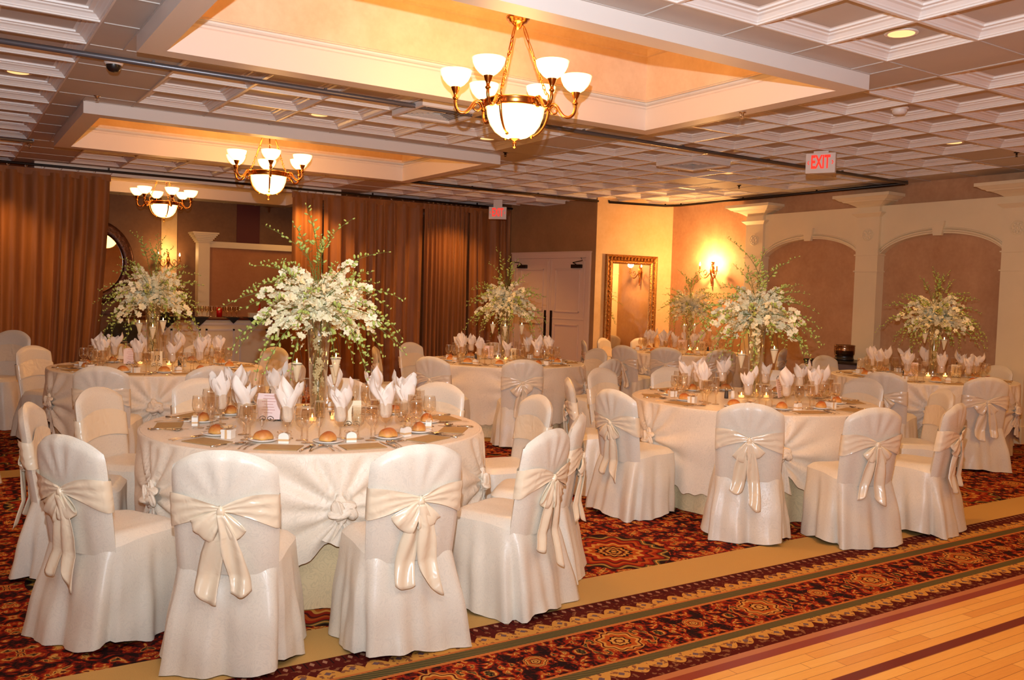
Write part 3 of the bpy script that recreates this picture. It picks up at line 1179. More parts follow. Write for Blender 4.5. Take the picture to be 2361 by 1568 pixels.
def back_pt(u, v, sgn, seed, e=0.0):
    """u -1..1 across, v 0..1 up; sgn -1 outer (rear) face, +1 inner face"""
    zt = .835 + .070 * (1 - abs(u) ** 2.3)
    zb = .39
    z = zb + v * (zt - zb)
    hw = .203 + .011 * sin(PI * .5 * min(1, (z - .39) / .30))
    hw *= (1 - .035 * v ** 20)
    x = u * (hw + e)
    th = (.030 + e) * math.sqrt(max(0, 1 - abs(u) ** 7)) * math.sqrt(max(0, 1 - v ** 22))
    if v > .9:
        z += e * (v - .9) * 10
    y = ytop(z) - .028 * (1 - u * u) + sgn * th
    # folds running up from the knot on the outer face
    if sgn < 0:
        dz, dxx = z - .655, x
        r_ = math.hypot(dz, dxx)
        an = math.atan2(dxx, dz)
        k_ = max(0, 1 - abs(r_ - .14) / .16) * max(0, 1 - abs(an) / 1.5)
        y += -.0075 * k_ * sin(an * 13 + seed) * (1 if dz > -.02 else .4)
        if dz < 0:
            y += -.003 * sin(x * 60 + seed * 2) * min(1, -dz / .15)
    return Vector((x, y, z))


def cover_meshes(seed):
    rr = random.Random(seed)
    ph = [rr.random() * TAU for _ in range(8)]
    # back slab
    b_ = MB()
    n, m_ = 26, 22
    for sgn in (-1, 1):
        b_.grid(lambda u, v: back_pt(-1 + 2 * u, v, sgn, seed), n, m_)
    back = b_.mesh('back_cover', M_COVER)
    # skirt ring
    def ring(s_, v):
        """s_ 0..1 round the chair, v 0 seat .. 1 floor"""
        a_ = TAU * s_
        ca, sa = cos(a_), sin(a_)
        n_ = 5.5 - 2.3 * v
        k = (abs(ca) ** n_ + abs(sa) ** n_) ** (-1 / n_)
        hx = .212 + .060 * v ** .85
        y0, y1 = YB - .045 - .095 * v ** .9, .455 + .01 * v
        # rear seam sits lower than the seat edge
        cy_, hy = (y0 + y1) / 2, (y1 - y0) / 2
        x, y = hx * k * ca, cy_ + hy * k * sa
        z = (.445 - .05 * max(0, -sa) ** 2) * (1 - v) + .012 * v
        fold = v ** .9
        f_ = .013 * sin(7 * a_ + ph[0] + v) + .010 * sin(11 * a_ + ph[1] - 1.5 * v) + .006 * sin(19 * a_ + ph[2])
        # inverted pleats near the rear corners
        for c0 in (-PI * .27, -PI * .73):
            d_ = (a_ - TAU if a_ > PI else a_) - c0
            f_ += .040 * math.exp(-(d_ / .12) ** 2) * 1.0 - .065 * math.exp(-((d_ - .16 * (1 if c0 > -PI / 2 else -1)) / .07) ** 2)
        f_ *= fold
        z += .016 * v ** 4 * (sin(3 * a_ + ph[3]) + .5 * sin(5 * a_ + ph[4]))
        # sagging wrinkles across the panel
        f_ += .0035 * sin(9 * v + 3 * sin(a_ * 2 + ph[5])) * v * (1 - v) * 4
        l_ = math.hypot(ca, sa)
        return Vector((x + f_ * ca / l_, y + f_ * sa / l_, max(.004, z)))
    b_ = MB().grid(lambda s_, v: ring(s_, v), 96, 18, cu=True)
    skirt = b_.mesh('skirt', M_COVER)
    # seat: from the ring top to a soft dome
    def seat(s_, v):
        p = ring(s_, 0)
        c0 = Vector((0, .245, 0))
        q = p.copy()
        t_ = 1 - v
        q.x = c0.x + (p.x - c0.x) * t_
        q.y = c0.y + (p.y - c0.y) * t_
        q.z = p.z + (.478 - p.z) * min(1, (v * 5)) ** .5 + .006 * sin(8 * q.x / .2 + ph[6]) * v * (1 - v)
        return q
    b_ = MB().grid(seat, 96, 8, cu=True)
    st = b_.mesh('seat_cover', M_COVER)
    return back, skirt, st


def bow_meshes(seed, mirror=False):
    rr = random.Random(100 + seed)
    sg = -1 if mirror else 1
    kz = .662
    kp = back_pt(0, (kz - .39) / .515, -1, seed)
    ky = kp.y - .012

    def P(x, off, z):
        """a point off the rear face"""
        u = max(-1, min(1, x / .21))
        v = max(0, (z - .39) / .50)
        if z > .40:
            y = back_pt(u, min(.97, v), -1, seed).y
        else:
            y = back_pt(u, 0, -1, seed).y - .10 * ((.40 - z) / .40)
        return Vector((x, y - off, z))
    # band: front face, sides, converging on the rear knot
    b_ = MB()

    def band(s_, w_):
        # s_ 0..1: rear knot -> right side -> front -> left side -> rear knot
        z_side0, z_side1 = .605, .765
        if s_ < .36 or s_ > .64:
            q = s_ / .36 if s_ < .36 else (1 - s_) / .36       # 0 knot .. 1 side
            sgx = 1 if s_ < .36 else -1
            sgx *= 1
            u = q * 1.0
            zc = kz + (.5 * (z_side0 + z_side1) - kz) * q + .006 * sg * sgx * sin(PI * q)
            hh = .010 + (.078 - .010) * min(1, q * 1.05) ** 1.0
            z = zc + (w_ - .5) * 2 * hh
            v = (z - .39) / .50
            uu = sgx * min(.985, u)
            p = back_pt(uu, min(.98, v), -1, seed, .004)
            pl = .0050 * sin((w_ - .5) * 22 + seed + 3 * q * sgx) * (1 - .15 * q)
            p.y -= .004 + abs(pl) * 1.6 + .006 * (1 - q)
            if q > .97:
                p.x = sgx * (abs(p.x) + .003)
            return p
        q = (s_ - .36) / .28
        u = 1 - 2 * q
        z = .605 + .155 * w_
        p = back_pt(u * .985, (z - .39) / .50, 1, seed, .004)
        p.y += .003
        return p
    b_.grid(band, 100, 10, cu=False)
    bandm = b_.mesh('sash_band', M_SATIN)
    # knot
    b_ = MB()
    b_.grid(lambda u, v: (.019 * cos(TAU * u) * (sin(PI * (.06 + .88 * v)) ** .5) * (1 + .12 * sin(TAU * u * 5)),
                          ky - .004 + .016 * sin(TAU * u) * (sin(PI * (.06 + .88 * v)) ** .5),
                          kz - .020 + .040 * v + .004 * sin(TAU * u * 3)), 20, 8, cu=True)
    knot = b_.mesh('knot', M_SATIN)
    loops = []
    for side in (-1, 1):
        L = rr.uniform(.105, .145)
        ang = rr.uniform(R(38), R(74))          # below horizontal
        d = Vector((side * cos(ang), 0, -sin(ang)))
        e = Vector((side * sin(ang), 0, cos(ang)))
        W_ = rr.uniform(.042, .055)
        p4 = rr.random() * TAU

        def lp(t_, w_):
            a_ = TAU * t_
            al = L * (1 - cos(a_)) / 2
            sp = (.010 + W_ * ((1 - cos(a_)) / 2) ** .7)
            ww = (w_ - .5) * 2
            off = .010 + .017 * (1 + sin(a_)) * (.3 + .7 * (al / L)) + .007 * sin(ww * 6 + p4) * (al / L) + .004 * sin(9 * ww + 9 * t_)
            p = Vector((0, 0, kz - .006)) + d * al + e * (sp * ww)
            q = P(p.x, 0, p.z)
            q.y -= off
            # scooped mouth of the loop
            q += d * (.016 * (ww * ww) * (al / L) * -1)
            return q
        b_ = MB().grid(lp, 32, 10, cu=True)
        loops.append(b_.mesh('bow_loop', M_SATIN))
    tails = []
    for k, side in enumerate((-1, 1)):
        L = rr.uniform(.32, .45)
        sway = rr.uniform(.01, .06) * side + sg * rr.uniform(0, .03)
        W_ = rr.uniform(.034, .047)
        cut = rr.uniform(-.03, .05) * side
        p4 = rr.random() * TAU
        lay = .012 + .012 * k

        def tl(t_, w_):
            ww = (w_ - .5) * 2
            wd = .012 + (W_ - .012) * min(1, t_ * 2.2) ** .8
            z = kz - .01 - L * t_ - cut * ww * t_ ** 3 + .02 * t_ ** 6 * ww * ww
            x = sway * t_ + side * .018 * min(1, t_ * 4) + wd * ww + .010 * sin(5 * t_ + p4) * t_
            p = P(x, lay + .010 * sin(3.5 * ww + p4 + 3 * t_) * min(1, t_ * 3) + .012 + .01 * t_, z)
            return p
        b_ = MB().grid(tl, 26, 8)
        tails.append(b_.mesh('bow_tail', M_SATIN))
    return bandm, knot, loops, tails


COVERS = [cover_meshes(s_) for s_ in (1, 2, 3)]
BOWS = [bow_meshes(s_, s_ % 2 == 0) for s_ in (1, 2, 3, 4, 5)]


def link(name, me, parent, solid=0):
    o = bpy.data.objects.new(name, me)
    COL.objects.link(o)
    o.parent = parent
    if solid:
        k = o.modifiers.new('solid', 'SOLIDIFY')
        k.thickness = solid
        k.offset = 0
    return o


def make_chair(x, y, tx, ty, label, group, cv, bw, turn=0, zs=1.0):
    d = Vector((tx - x, ty - y))
    rz = math.atan2(d.y, d.x) - PI / 2 + turn
    t = thing('banquet_chair', label, 'chair', (x, y, 0), rz, group)
    t.scale = (1, 1, zs)
    bk, sk, st = COVERS[cv]
    link('back_cover', bk, t)
    link('skirt', sk, t)
    link('seat_cover', st, t)
    bd, kn, lo, ta = BOWS[bw]
    s_ = link('sash_band', bd, t)
    link('knot', kn, s_)
    for m_ in lo:
        link('bow_loop', m_, s_, .0015)
    for m_ in ta:
        link('bow_tail', m_, s_, .0015)
    return t


# ------------------------------------------------------------ tables
TAB = {
    1: dict(c=(1.83, 4.87), v=(1.92, 5.10), name='the big front left table', num='1', tie=-7, vtop=706,
            ch=[(.46, 4.15), (.95, 3.54), (1.72, 3.36), (2.50, 3.50), (2.99, 3.92), (3.27, 4.72), (3.02, 5.60), (2.47, 6.07), (1.53, 6.33), (.82, 5.94), (.41, 5.29)]),
    2: dict(c=(5.48, 4.88), v=(5.60, 4.97), name='the right front table', num='10', tie=-12,
            ch=[(4.03, 4.85), (4.37, 3.90), (5.02, 3.45), (5.84, 3.40), (6.72, 4.02), (6.92, 4.88), (6.7, 5.7), (5.88, 6.26), (5.12, 6.36), (4.26, 5.68)]),
    3: dict(c=(5.56, 8.75), v=(5.72, 8.98), name='the middle back table', num='14', tie=-12,
            ch=[(4.94, 7.40), (4.19, 7.94), (4.28, 9.5), (5.07, 10.2), (7.02, 8.83), (6.0, 7.30), (6.25, 10.08)]),
    4: dict(c=(1.75, 8.85), v=(1.73, 9.05), name='the left back table', num='13', tie=2,
            ch=[(1.05, 7.49), (1.86, 7.33), (3.08, 9.50), (.78, 9.96), (2.60, 7.55), (1.57, 10.32), (2.45, 10.1)]),
    5: dict(c=(9.42, 9.80), v=(9.80, 10.05), name='the far corner table', num='12', tie=32,
            ch=[(8.20, 10.62), (7.9, 9.35), (8.95, 11.10), (9.7, 11.05), (8.28, 8.92), (8.86, 8.45), (10.18, 8.53)]),
    6: dict(c=(9.20, 5.76), v=(9.40, 5.76), name='the right back table', num='11', tie=-5,
            ch=[(9.38, 7.20), (9.92, 6.88), (7.79, 5.27), (8.38, 4.58), (10.26, 5.5), (7.86, 6.25)]),
}
HOUR = ['twelve', 'one', 'two', 'three', 'four', 'five', 'six', 'seven', 'eight', 'nine', 'ten', 'eleven']
TZ = .77


def hour(c, p):
    """clock position of p round c as the photographer sees it (six = nearest)"""
    base = math.atan2(-c[0], -c[1])
    a_ = math.atan2(p[0] - c[0], p[1] - c[1]) - base
    h_ = (6 + a_ / TAU * 12)
    return h_ % 12


def tie_r(th, z, ties):
    return 0


def overlay(c, tie0, seed, R0=.957):
    """damask overlay knotted up at six points"""
    rr = random.Random(seed)
    base = math.atan2(-c[0], -c[1])
    ties = [base + R(tie0) + TAU * k / 6 for k in range(6)]
    ph = [rr.random() * TAU for _ in range(6)]
    zt = .50

    def fn(u, v):
        th = TAU * u
        # nearest tie
        best = None
        for tt in ties:
            d_ = (th - tt + PI) % TAU - PI
            if best is None or abs(d_) < abs(best):
                best = d_
        d_ = best
        arc = d_ * R0
        q = abs(d_) / (TAU / 12)             # 0 at tie .. 1 half way
        hem = .47 - .33 * min(1, q * 1.45) ** .55 + .05 * max(0, q - .6)
        hem += .008 * sin(th * 60 + ph[0])
        if v < .12:
            t_ = v / .12                       # rounding at the rim
            r_ = R0 - .012 + .012 * sin(t_ * PI / 2)
            z = TZ - .012 + .012 * cos(t_ * PI / 2) + .0
            return Vector((c[0] + r_ * sin(th), c[1] + r_ * cos(th), z))
        t_ = (v - .12) / .88
        z = (TZ - .012) * (1 - t_) + hem * t_
        dz = z - zt
        rad = math.hypot(arc, dz)
        an = math.atan2(dz, abs(arc) + 1e-6)
        k_ = math.exp(-(rad / .22) ** 2)
        fold = (abs(sin(an * 5.5 + ph[1] + seed)) - .5) * .052 * math.exp(-(rad / .30) ** 2) * min(1, rad / .04)
        long_ = .010 * sin(an * 6 + 1.3) * min(1, rad / .2) * (1 - .4 * q) * min(1, (TZ - z) / .12)
        drop = .006 * sin(th * 23 + ph[2]) * t_ + .005 * sin(th * 41 + ph[3]) * t_ * t_
        r_ = R0 + .012 * t_ + fold + long_ + drop + .010 * k_
        # sideways gather into the knot
        pull = -d_ * .55 * math.exp(-(rad / .10) ** 2)
        th2 = th + pull
        return Vector((c[0] + r_ * sin(th2), c[1] + r_ * cos(th2), z))
    b_ = MB().grid(fn, 300, 26, cu=True)
    # top disc
    b_.grid(lambda u, v: Vector((c[0] + (R0 - .012) * v * sin(TAU * u), c[1] + (R0 - .012) * v * cos(TAU * u), TZ)), 64, 6, cu=True)
    return b_, ties


def knot_mesh(seed):
    """crumpled rosette: folded lobes round a twist, with hanging cloth"""
    rr = random.Random(seed)
    b_ = MB()
    for k in range(9):
        a_ = TAU * k / 9 + rr.uniform(-.2, .2)
        rad = rr.uniform(.012, .040)
        c0 = Vector((rad * cos(a_), -.016 - rr.uniform(0, .026), rad * 1.3 * sin(a_)))
        m_ = Matrix.Translation(c0) @ Matrix.Rotation(-a_ + rr.uniform(-1.1, 1.1), 4, 'Y') @ Matrix.Rotation(rr.uniform(-1.2, 1.2), 4, 'X') @ Matrix.Scale(rr.uniform(.75, 1.25), 4)
        p_ = rr.random() * TAU
        b_.grid(lambda u, v: Vector((.034 * cos(PI * v + PI) * (1 + .1 * sin(TAU * u * 2)),
                                     .013 * sin(TAU * u) * sin(PI * v) ** .6 * (1 + .35 * sin(TAU * u * 3 + p_)),
                                     .021 * cos(TAU * u) * sin(PI * v) ** .6 * (1 + .25 * sin(TAU * u * 4 + p_)))), 16, 8, cu=True, M=m_)
    for sg in (-1, 1):
        def tail(u, v, sg=sg):
            ww = (u - .5) * 2
            return Vector(((.012 + .032 * v) * ww + sg * (.01 + .03 * v), -.018 - .010 * sin(6 * ww + 5 * v), -.02 - (.17 + .05 * sg) * v - .02 * ww * v))
        b_.grid(tail, 8, 10)
    return b_.mesh('cloth_knot', M_CLOTH)


KNOT = knot_mesh(5)


# ---- tableware prototypes (mesh data shared by every copy)
def proto(b_, name, m_):
    return b_.mesh(name, m_)


def glass_mesh(kind):
    b_ = MB()
    if kind == 'goblet':
        prof = [(0, .001), (.032, .001), (.030, .004), (.006, .008), (.0045, .03), (.005, .058), (.012, .066), (.028, .080), (.036, .105), (.038, .130), (.036, .158), (.034, .172)]
    elif kind == 'wine':
        prof = [(0, .001), (.031, .001), (.029, .004), (.005, .008), (.004, .04), (.0045, .075), (.014, .084), (.031, .102), (.037, .125), (.035, .155), (.031, .178)]
    elif kind == 'flute':
        prof = [(0, .001), (.028, .001), (.026, .004), (.005, .008), (.004, .04), (.005, .07), (.014, .084), (.022, .115), (.025, .155), (.024, .205)]
    else:
        prof = [(0, .001), (.027, .001), (.029, .005), (.033, .06), (.035, .105)]
    b_.lathe(prof, 20)
    b_.cur = 1
    b_.tube([(prof[-1][0] * cos(TAU * q / 20), prof[-1][0] * sin(TAU * q / 20), prof[-1][1]) for q in range(20)], .0007, 4, True)
    return b_.mesh(kind, [M_GLASS, M_RIMGLINT])


G = {k: glass_mesh(k) for k in ('goblet', 'wine', 'flute', 'tumbler')}
WATER_ME = MB().lathe([(.006, .070), (.027, .084), (.034, .105), (.0365, .128), (.0, .128)], 18).mesh('water', M_WATER)
PLATE = MB().lathe([(0, .006), (.045, .006), (.052, .009), (.076, .015), (.078, .013), (.052, .003), (.04, 0), (0, 0)], 28).mesh('bread_plate', M_CHINA)


def roll_mesh(seed):
    rr = random.Random(seed)
    p1, p2 = rr.random() * TAU, rr.random() * TAU
    L, W_, H_ = .052, .037, .044

    def fn(u, v):
        a_, f_ = TAU * u, PI * max(.002, min(.998, v))
        z = -cos(f_)
        x = L * cos(a_) * sin(f_) * (1 + .05 * sin(3 * a_ + p1))
        y = W_ * sin(a_) * sin(f_) * (1 + .05 * sin(2 * a_ + p2))
        z = H_ * z if z > 0 else H_ * .12 * z
        z += .002 * sin(x * 110 + p1) * sin(f_)
        return Vector((x, y, z + .006))
    return MB().grid(fn, 20, 14, cu=True).mesh('bread_roll', M_BREAD)


ROLLS = [roll_mesh(k) for k in range(3)]


def napkin_mesh(seed):
    rr = random.Random(seed * 31)
    b_ = MB()
    for lay in range(3):
        npk = rr.choice((2, 2, 3))
        ph = rr.random() * TAU
        hs = [rr.uniform(.05, .125) for _ in range(npk)]
        lean = [rr.uniform(.02, .075) for _ in range(npk)]
        tw = rr.uniform(-.8, .8)

        def fn(u, v, lay=lay, npk=npk, ph=ph, hs=hs, lean=lean, tw=tw):
            a_ = TAU * u + ph
            k = int(u * npk) % npk
            f_ = (u * npk) % 1.0
            tip = 1 - abs(f_ - .5) * 2
            top = .185 + hs[k] * tip ** .75 - (.012 * lay)
            z = .085 + (top - .085) * v
            s_ = min(1, max(0, (z - .155) / .11))
            r_ = (.029 - .006 * lay) + lean[k] * s_ ** 1.3 * (.55 + .45 * tip) + .010 * sin(PI * s_) - .016 * (tip * s_ ** 4)
            r_ *= 1 + .12 * sin(a_ * 5 + 5 * v + ph) * (.4 + v)
            if z < .10:
                r_ *= .65 + .35 * (z - .085) / .015
            a2 = a_ + tw * s_
            sq = 1 - .35 * s_ * abs(sin(a_ * npk / 2))
            return Vector((r_ * sq * cos(a2), r_ * sq * sin(a2), z))
        b_.grid(fn, 36, 14, cu=True)
    return b_.mesh('napkin', M_NAPKIN)


NAPS = [napkin_mesh(k) for k in range(1, 6)]


def fork_mesh():
    b_ = MB()
    b_.grid(lambda u, v: ((.0045 - .002 * sin(PI * v)) * (2 * u - 1) * (1.3 if v < .25 else 1), -.09 + .125 * v, .003 + .004 * sin(PI * v)), 2, 10)
    b_.grid(lambda u, v: ((.004 + .008 * min(1, v * 1.6)) * (2 * u - 1), .035 + .028 * v, .004 - .002 * v + .002 * abs(2 * u - 1)), 4, 4)
    for k in range(4):
        x = -.0105 + .007 * k
        b_.box(x - .0017, x + .0017, .062, .100, .0035, .0055)
    return b_.mesh('fork', M_SILVER)


def knife_mesh():
    b_ = MB()
    b_.tube([(0, -.105, .004), (0, -.06, .0045), (0, -.01, .004)], [.0055, .0045, .0035], 8)
    b_.grid(lambda u, v: ((.009 * (2 * u - 1)) * (1 - v ** 4 * (.5 + .5 * u)), -.01 + .115 * v, .003 + .001 * (1 - abs(2 * u - 1))), 3, 10)
    return b_.mesh('knife', M_SILVER)


def spoon_mesh():
    b_ = MB()
    b_.grid(lambda u, v: ((.0045 - .002 * sin(PI * v)) * (2 * u - 1), -.085 + .115 * v, .003 + .003 * sin(PI * v)), 2, 10)
    b_.grid(lambda u, v: Vector((.0165 * (2 * u - 1) * math.sqrt(max(0.01, 1 - (2 * v - 1) ** 2)), .055 + .026 * (2 * v - 1) + 0 * u,
                                 .002 + .006 * ((2 * u - 1) ** 2 * .8 + (2 * v - 1) ** 2) * .9)), 6, 10)
    return b_.mesh('spoon', M_SILVER)


FORK, KNIFE, SPOON = fork_mesh(), knife_mesh(), spoon_mesh()
MENU = MB().box(-.105, .105, -.07, .07, 0, .004).mesh('menu_card', M_TAN)


def favour_mesh():
    b_ = MB()
    prof = [(-.026, 0), (.026, 0), (.026, .034)] + [(.026 * cos(a_), .034 + .020 * sin(a_)) for a_ in [PI * k / 8 for k in range(1, 8)]] + [(-.026, .034)]
    b_.prism(prof, -.017, .017, 'y')
    b_.cur = 1
    b_.prism([(-.0265, .012), (.0265, .012), (.0265, .022), (-.0265, .022)], -.0176, .0176, 'y')
    for sgn in (-1, 1):
        b_.grid(lambda u, v: Vector((sgn * (.004 + .030 * (1 - cos(TAU * u)) / 2), (v - .5) * .02, .056 + .010 * sin(TAU * u) * (1 - cos(TAU * u)) / 2)), 12, 2, cu=True)
    return b_.mesh('favour_box', [M_BOX, M_RIBBON])


def favour2_mesh():
    b_ = MB()
    b_.box(-.027, .027, -.027, .027, 0, .034)
    b_.box(-.029, .029, -.029, .029, .034, .046)
    b_.cur = 1
    b_.box(-.006, .006, -.0295, .0295, 0, .0465)
    for sgn in (-1, 1):
        for ax in (0, 1):
            b_.grid(lambda u, v: Vector(((sgn * (.003 + .036 * (1 - cos(TAU * u)) / 2) if ax == 0 else (v - .5) * .022),
                                         ((v - .5) * .022 if ax == 0 else sgn * (.003 + .026 * (1 - cos(TAU * u)) / 2)),
                                         .050 + .012 * (1 - cos(TAU * u)) / 2 + .010 * sin(TAU * u) * (1 - cos(TAU * u)) / 2)), 12, 2, cu=True)
    return b_.mesh('favour_box', [M_BOX, M_RIBBON])


FAV = [favour_mesh(), favour2_mesh()]


def put(name, me, loc, rz, label, cat, group, solid=0, scale=1):
    o = bpy.data.objects.new(name, me)
    COL.objects.link(o)
    o.location = loc
    o.rotation_euler = (0, 0, rz)
    if scale != 1:
        o.scale = (scale,) * 3
    if solid:
        k = o.modifiers.new('solid', 'SOLIDIFY')
        k.thickness = solid
        k.offset = 0
    return tag(o, label, cat, group)


def place_setting(c, ang, tname, hr, idx, full=True):
    """ang: direction of the seat from the centre (atan2(dx, dy))"""
    rr = random.Random(hash((round(c[0], 2), idx)) & 0xffff)
    ox, oy = sin(ang), cos(ang)          # outward
    rx, ry = cos(ang), -sin(ang)         # to the right hand when looking outward

    def at(side, inn, dz=0):
        """side: + is the sitter's right; inn: distance in from the rim"""
        r_ = .93 - inn
        s_ = -side
        return (c[0] + ox * r_ + rx * s_, c[1] + oy * r_ + ry * s_, TZ + .001 + dz)
    rz = -ang + PI                        # local +y to the centre
    w = ' at the %s o\'clock seat of %s' % (hr, tname)
    T = lambda s_: s_ + w
    put('menu_card', MENU, at(0, .13), rz, T('tan menu card'), 'menu card', 'tan menu cards at the places')
    for k, (sx, yy) in enumerate(((-.145, .13), (-.172, .135))):
        put('fork', FORK, at(sx, yy), rz + rr.uniform(-.12, .12), T('one of two forks'), 'fork', 'forks' + w)
    put('knife', KNIFE, at(.135, .14), rz + rr.uniform(-.08, .08), T('dinner knife'), 'knife', 'knives at the places')
    for k, (sx, yy) in enumerate(((.160, .13), (.185, .135))):
        put('spoon', SPOON, at(sx, yy), rz + rr.uniform(-.15, .15), T('one of two spoons'), 'spoon', 'spoons' + w)
    sx = -.125
    put('bread_plate', PLATE, at(sx, .30), rz, T('white bread plate'), 'plate', 'bread plates')
    put('bread_roll', rr.choice(ROLLS), at(sx, .30, .008), rz + rr.uniform(-.7, .7), T('golden bread roll'), 'bread roll', 'bread rolls')
    put('favour_box', rr.choice(FAV), at(-.01, .275 + rr.uniform(-.01, .02)), rz + rr.uniform(-.5, .5), T('small white favour box'), 'gift box', 'favour boxes')
    put('wine_glass', G['wine'], at(.10, .29), 0, T('empty wine glass'), 'glass', 'wine glasses')
    put('champagne_flute', G['flute'], at(.145, .355), 0, T('slender champagne flute'), 'glass', 'champagne flutes')
    if True:
        g_ = put('water_glass', G['goblet'], at(.055, .36), 0, T('water goblet, half full'), 'glass', 'water goblets')
        link('water', WATER_ME, g_)
    p = at(-.03, .40)
    put('napkin_glass', G['goblet'], p, 0, T('goblet holding a napkin'), 'glass', 'goblets holding napkins')
    put('napkin', rr.choice(NAPS), p, rr.uniform(0, TAU), T('fanned pale napkin'), 'napkin', 'fanned napkins', 0, rr.uniform(1.0, 1.12))


# ---- orchid sprays
def spray(seed):
    rr = random.Random(seed)
    L = rr.uniform(.46, .56)
    bend = rr.uniform(.10, .26)
    wob = rr.uniform(-.05, .05)

    def C_(s_):
        return Vector((L * s_, wob * sin(3 * s_), .10 * sin(PI * .5 * s_) - bend * s_ ** 2.4))
    st = MB()
    st.tube([C_(k / 14) for k in range(15)], [.0028 - .0018 * k / 14 for k in range(15)], 5)
    bl, bd = MB(), MB()
    for k in range(17):
        s_ = .08 + .54 * k / 16 + rr.uniform(-.01, .01)
        p = C_(max(0, s_))
        a_ = rr.random() * TAU
        out = Vector((rr.uniform(-.2, .5), cos(a_), sin(a_))).normalized()
        q = p + out * rr.uniform(.018, .034)
        st.tube([p, q], .0012, 4, caps=False)
        sz = .037 - .011 * k / 15 + rr.uniform(-.003, .003)
        e1 = out.orthogonal().normalized()
        e2 = out.cross(e1)
        for m_ in range(5):
            th = TAU * m_ / 5 + a_
            dd = e1 * cos(th) + e2 * sin(th)
            ss = out.cross(dd)
            wd = .62 if m_ % 2 else .88
            cup = rr.uniform(.1, .6)
            tri = [(0, 0, 0), (.48, -wd / 2, .22), (.48, wd / 2, .22), (.55, 0, .12), (1, 0, cup * .5), (.86, -wd * .36, cup * .4 + .08), (.86, wd * .36, cup * .4 + .08)]
            vs = [q + dd * (x_ * sz) + ss * (y_ * sz) + out * (z_ * sz * cup * 2) for x_, y_, z_ in tri]
            bl.add(vs, [(0, 1, 3), (0, 3, 2), (1, 5, 4, 3), (3, 4, 6, 2)], True)
        bl.ball(q + out * .006, .006, n=5, m=3)
    nb = 13
    for k in range(nb):
        s_ = .56 + .44 * k / (nb - 1)
        p = C_(min(1, s_))
        a_ = rr.random() * TAU
        out = Vector((rr.uniform(.4, 1.0), cos(a_), sin(a_))).normalized()
        sz = .0165 - .0090 * k / (nb - 1)
        q = p + out * (sz * 1.9)
        st.tube([p, q], .0009, 4, caps=False)
        tt = (q - p).normalized()
        m_ = tt.to_track_quat('Z', 'Y').to_matrix().to_4x4()
        m_.translation = q
        bd.ball((0, 0, 0), sz * .48, sz * .62, sz * 1.05, 7, 5, M=m_)
    return st.mesh('stem', M_STEM), bl.mesh('blossoms', M_PETAL), bd.mesh('buds', M_BUD)


SPRAYS = [spray(k) for k in range(1, 7)]


def arrangement(x, y, label, seed):
    rr = random.Random(seed)
    t = thing('flower_arrangement', label, 'flowers', (x, y, TZ + .66), 0, 'orchid arrangements in tall vases')
    N = 50
    for k in range(N):
        yaw = TAU * (k * .618034 % 1) + rr.uniform(-.15, .15)
        f_ = (k + .5) / N
        el = R(-38 + 108 * f_ ** 1.25) + rr.uniform(-.08, .08)
        if k >= N - 6:
            el = R(rr.uniform(62, 86))
        st, bl, bd = rr.choice(SPRAYS)
        o = link('orchid_spray', st, t)
        o.location = (0, 0, .0 + .03 * f_)
        o.rotation_euler = (0, -el, yaw)
        s_ = rr.uniform(.84, 1.10) * (.90 if 25 < math.degrees(el) < 60 else 1.04) * (1.12 if k >= N - 3 else 1)
        o.scale = (s_, s_, s_)
        if k < N - 6:
            link('blossoms', bl, o)
        link('buds', bd, o)
    b_ = MB().lathe([(0, -.03), (.05, -.03), (.075, 0), (.06, .03), (0, .05)], 16)
    b_.build('foam', M_STEM, t)
    return t


def vase(x, y, label):
    t = thing('glass_vase', label, 'vase', (x, y, TZ + .001), 0, 'tall flared glass vases')
    H_ = .655
    MB().lathe([(0, .002), (.045, .002), (.046, .012), (.044, .02), (.050, .2), (.062, .42), (.080, H_), (.077, H_), (.059, .42), (.047, .2), (.040, .03), (0, .028)], 32).build('body', M_VASE, t)
    MB().lathe([(0, .03), (.0385, .032), (.0455, .2), (.0575, .42), (.068, .56), (0, .56)], 28).build('water', M_WATER, t)
    # submerged spray
    b_, p_ = MB(), MB()
    rr = random.Random(3)
    for k in range(3):
        a_ = TAU * k / 3
        b_.tube([(.02 * cos(a_), .02 * sin(a_), .04), (-.03 * cos(a_), -.03 * sin(a_), .3), (.05 * cos(a_ + .4), .05 * sin(a_ + .4), .62)], .003, 6)
    for k in range(26):
        z = .16 + .32 * k / 25
        a_ = rr.random() * TAU
        q = Vector((.026 * cos(a_), .026 * sin(a_), z))
        out = Vector((cos(a_), sin(a_), rr.uniform(-.4, .4))).normalized()
        e1 = out.orthogonal().normalized()
        e2 = out.cross(e1)
        for m_ in range(5):
            th = TAU * m_ / 5 + a_
            dd = e1 * cos(th) + e2 * sin(th)
            ss = out.cross(dd)
            sz = .024
            vs = [q, q + dd * sz * .5 - ss * sz * .3 + out * .003, q + dd * sz * .5 + ss * sz * .3 + out * .003, q + dd * sz + out * .004]
            p_.add(vs, [(0, 1, 3, 2)], True)
    s_ = b_.build('stems', M_STEM, t)
    p_.build('blossoms', M_PETAL, t)
    return t


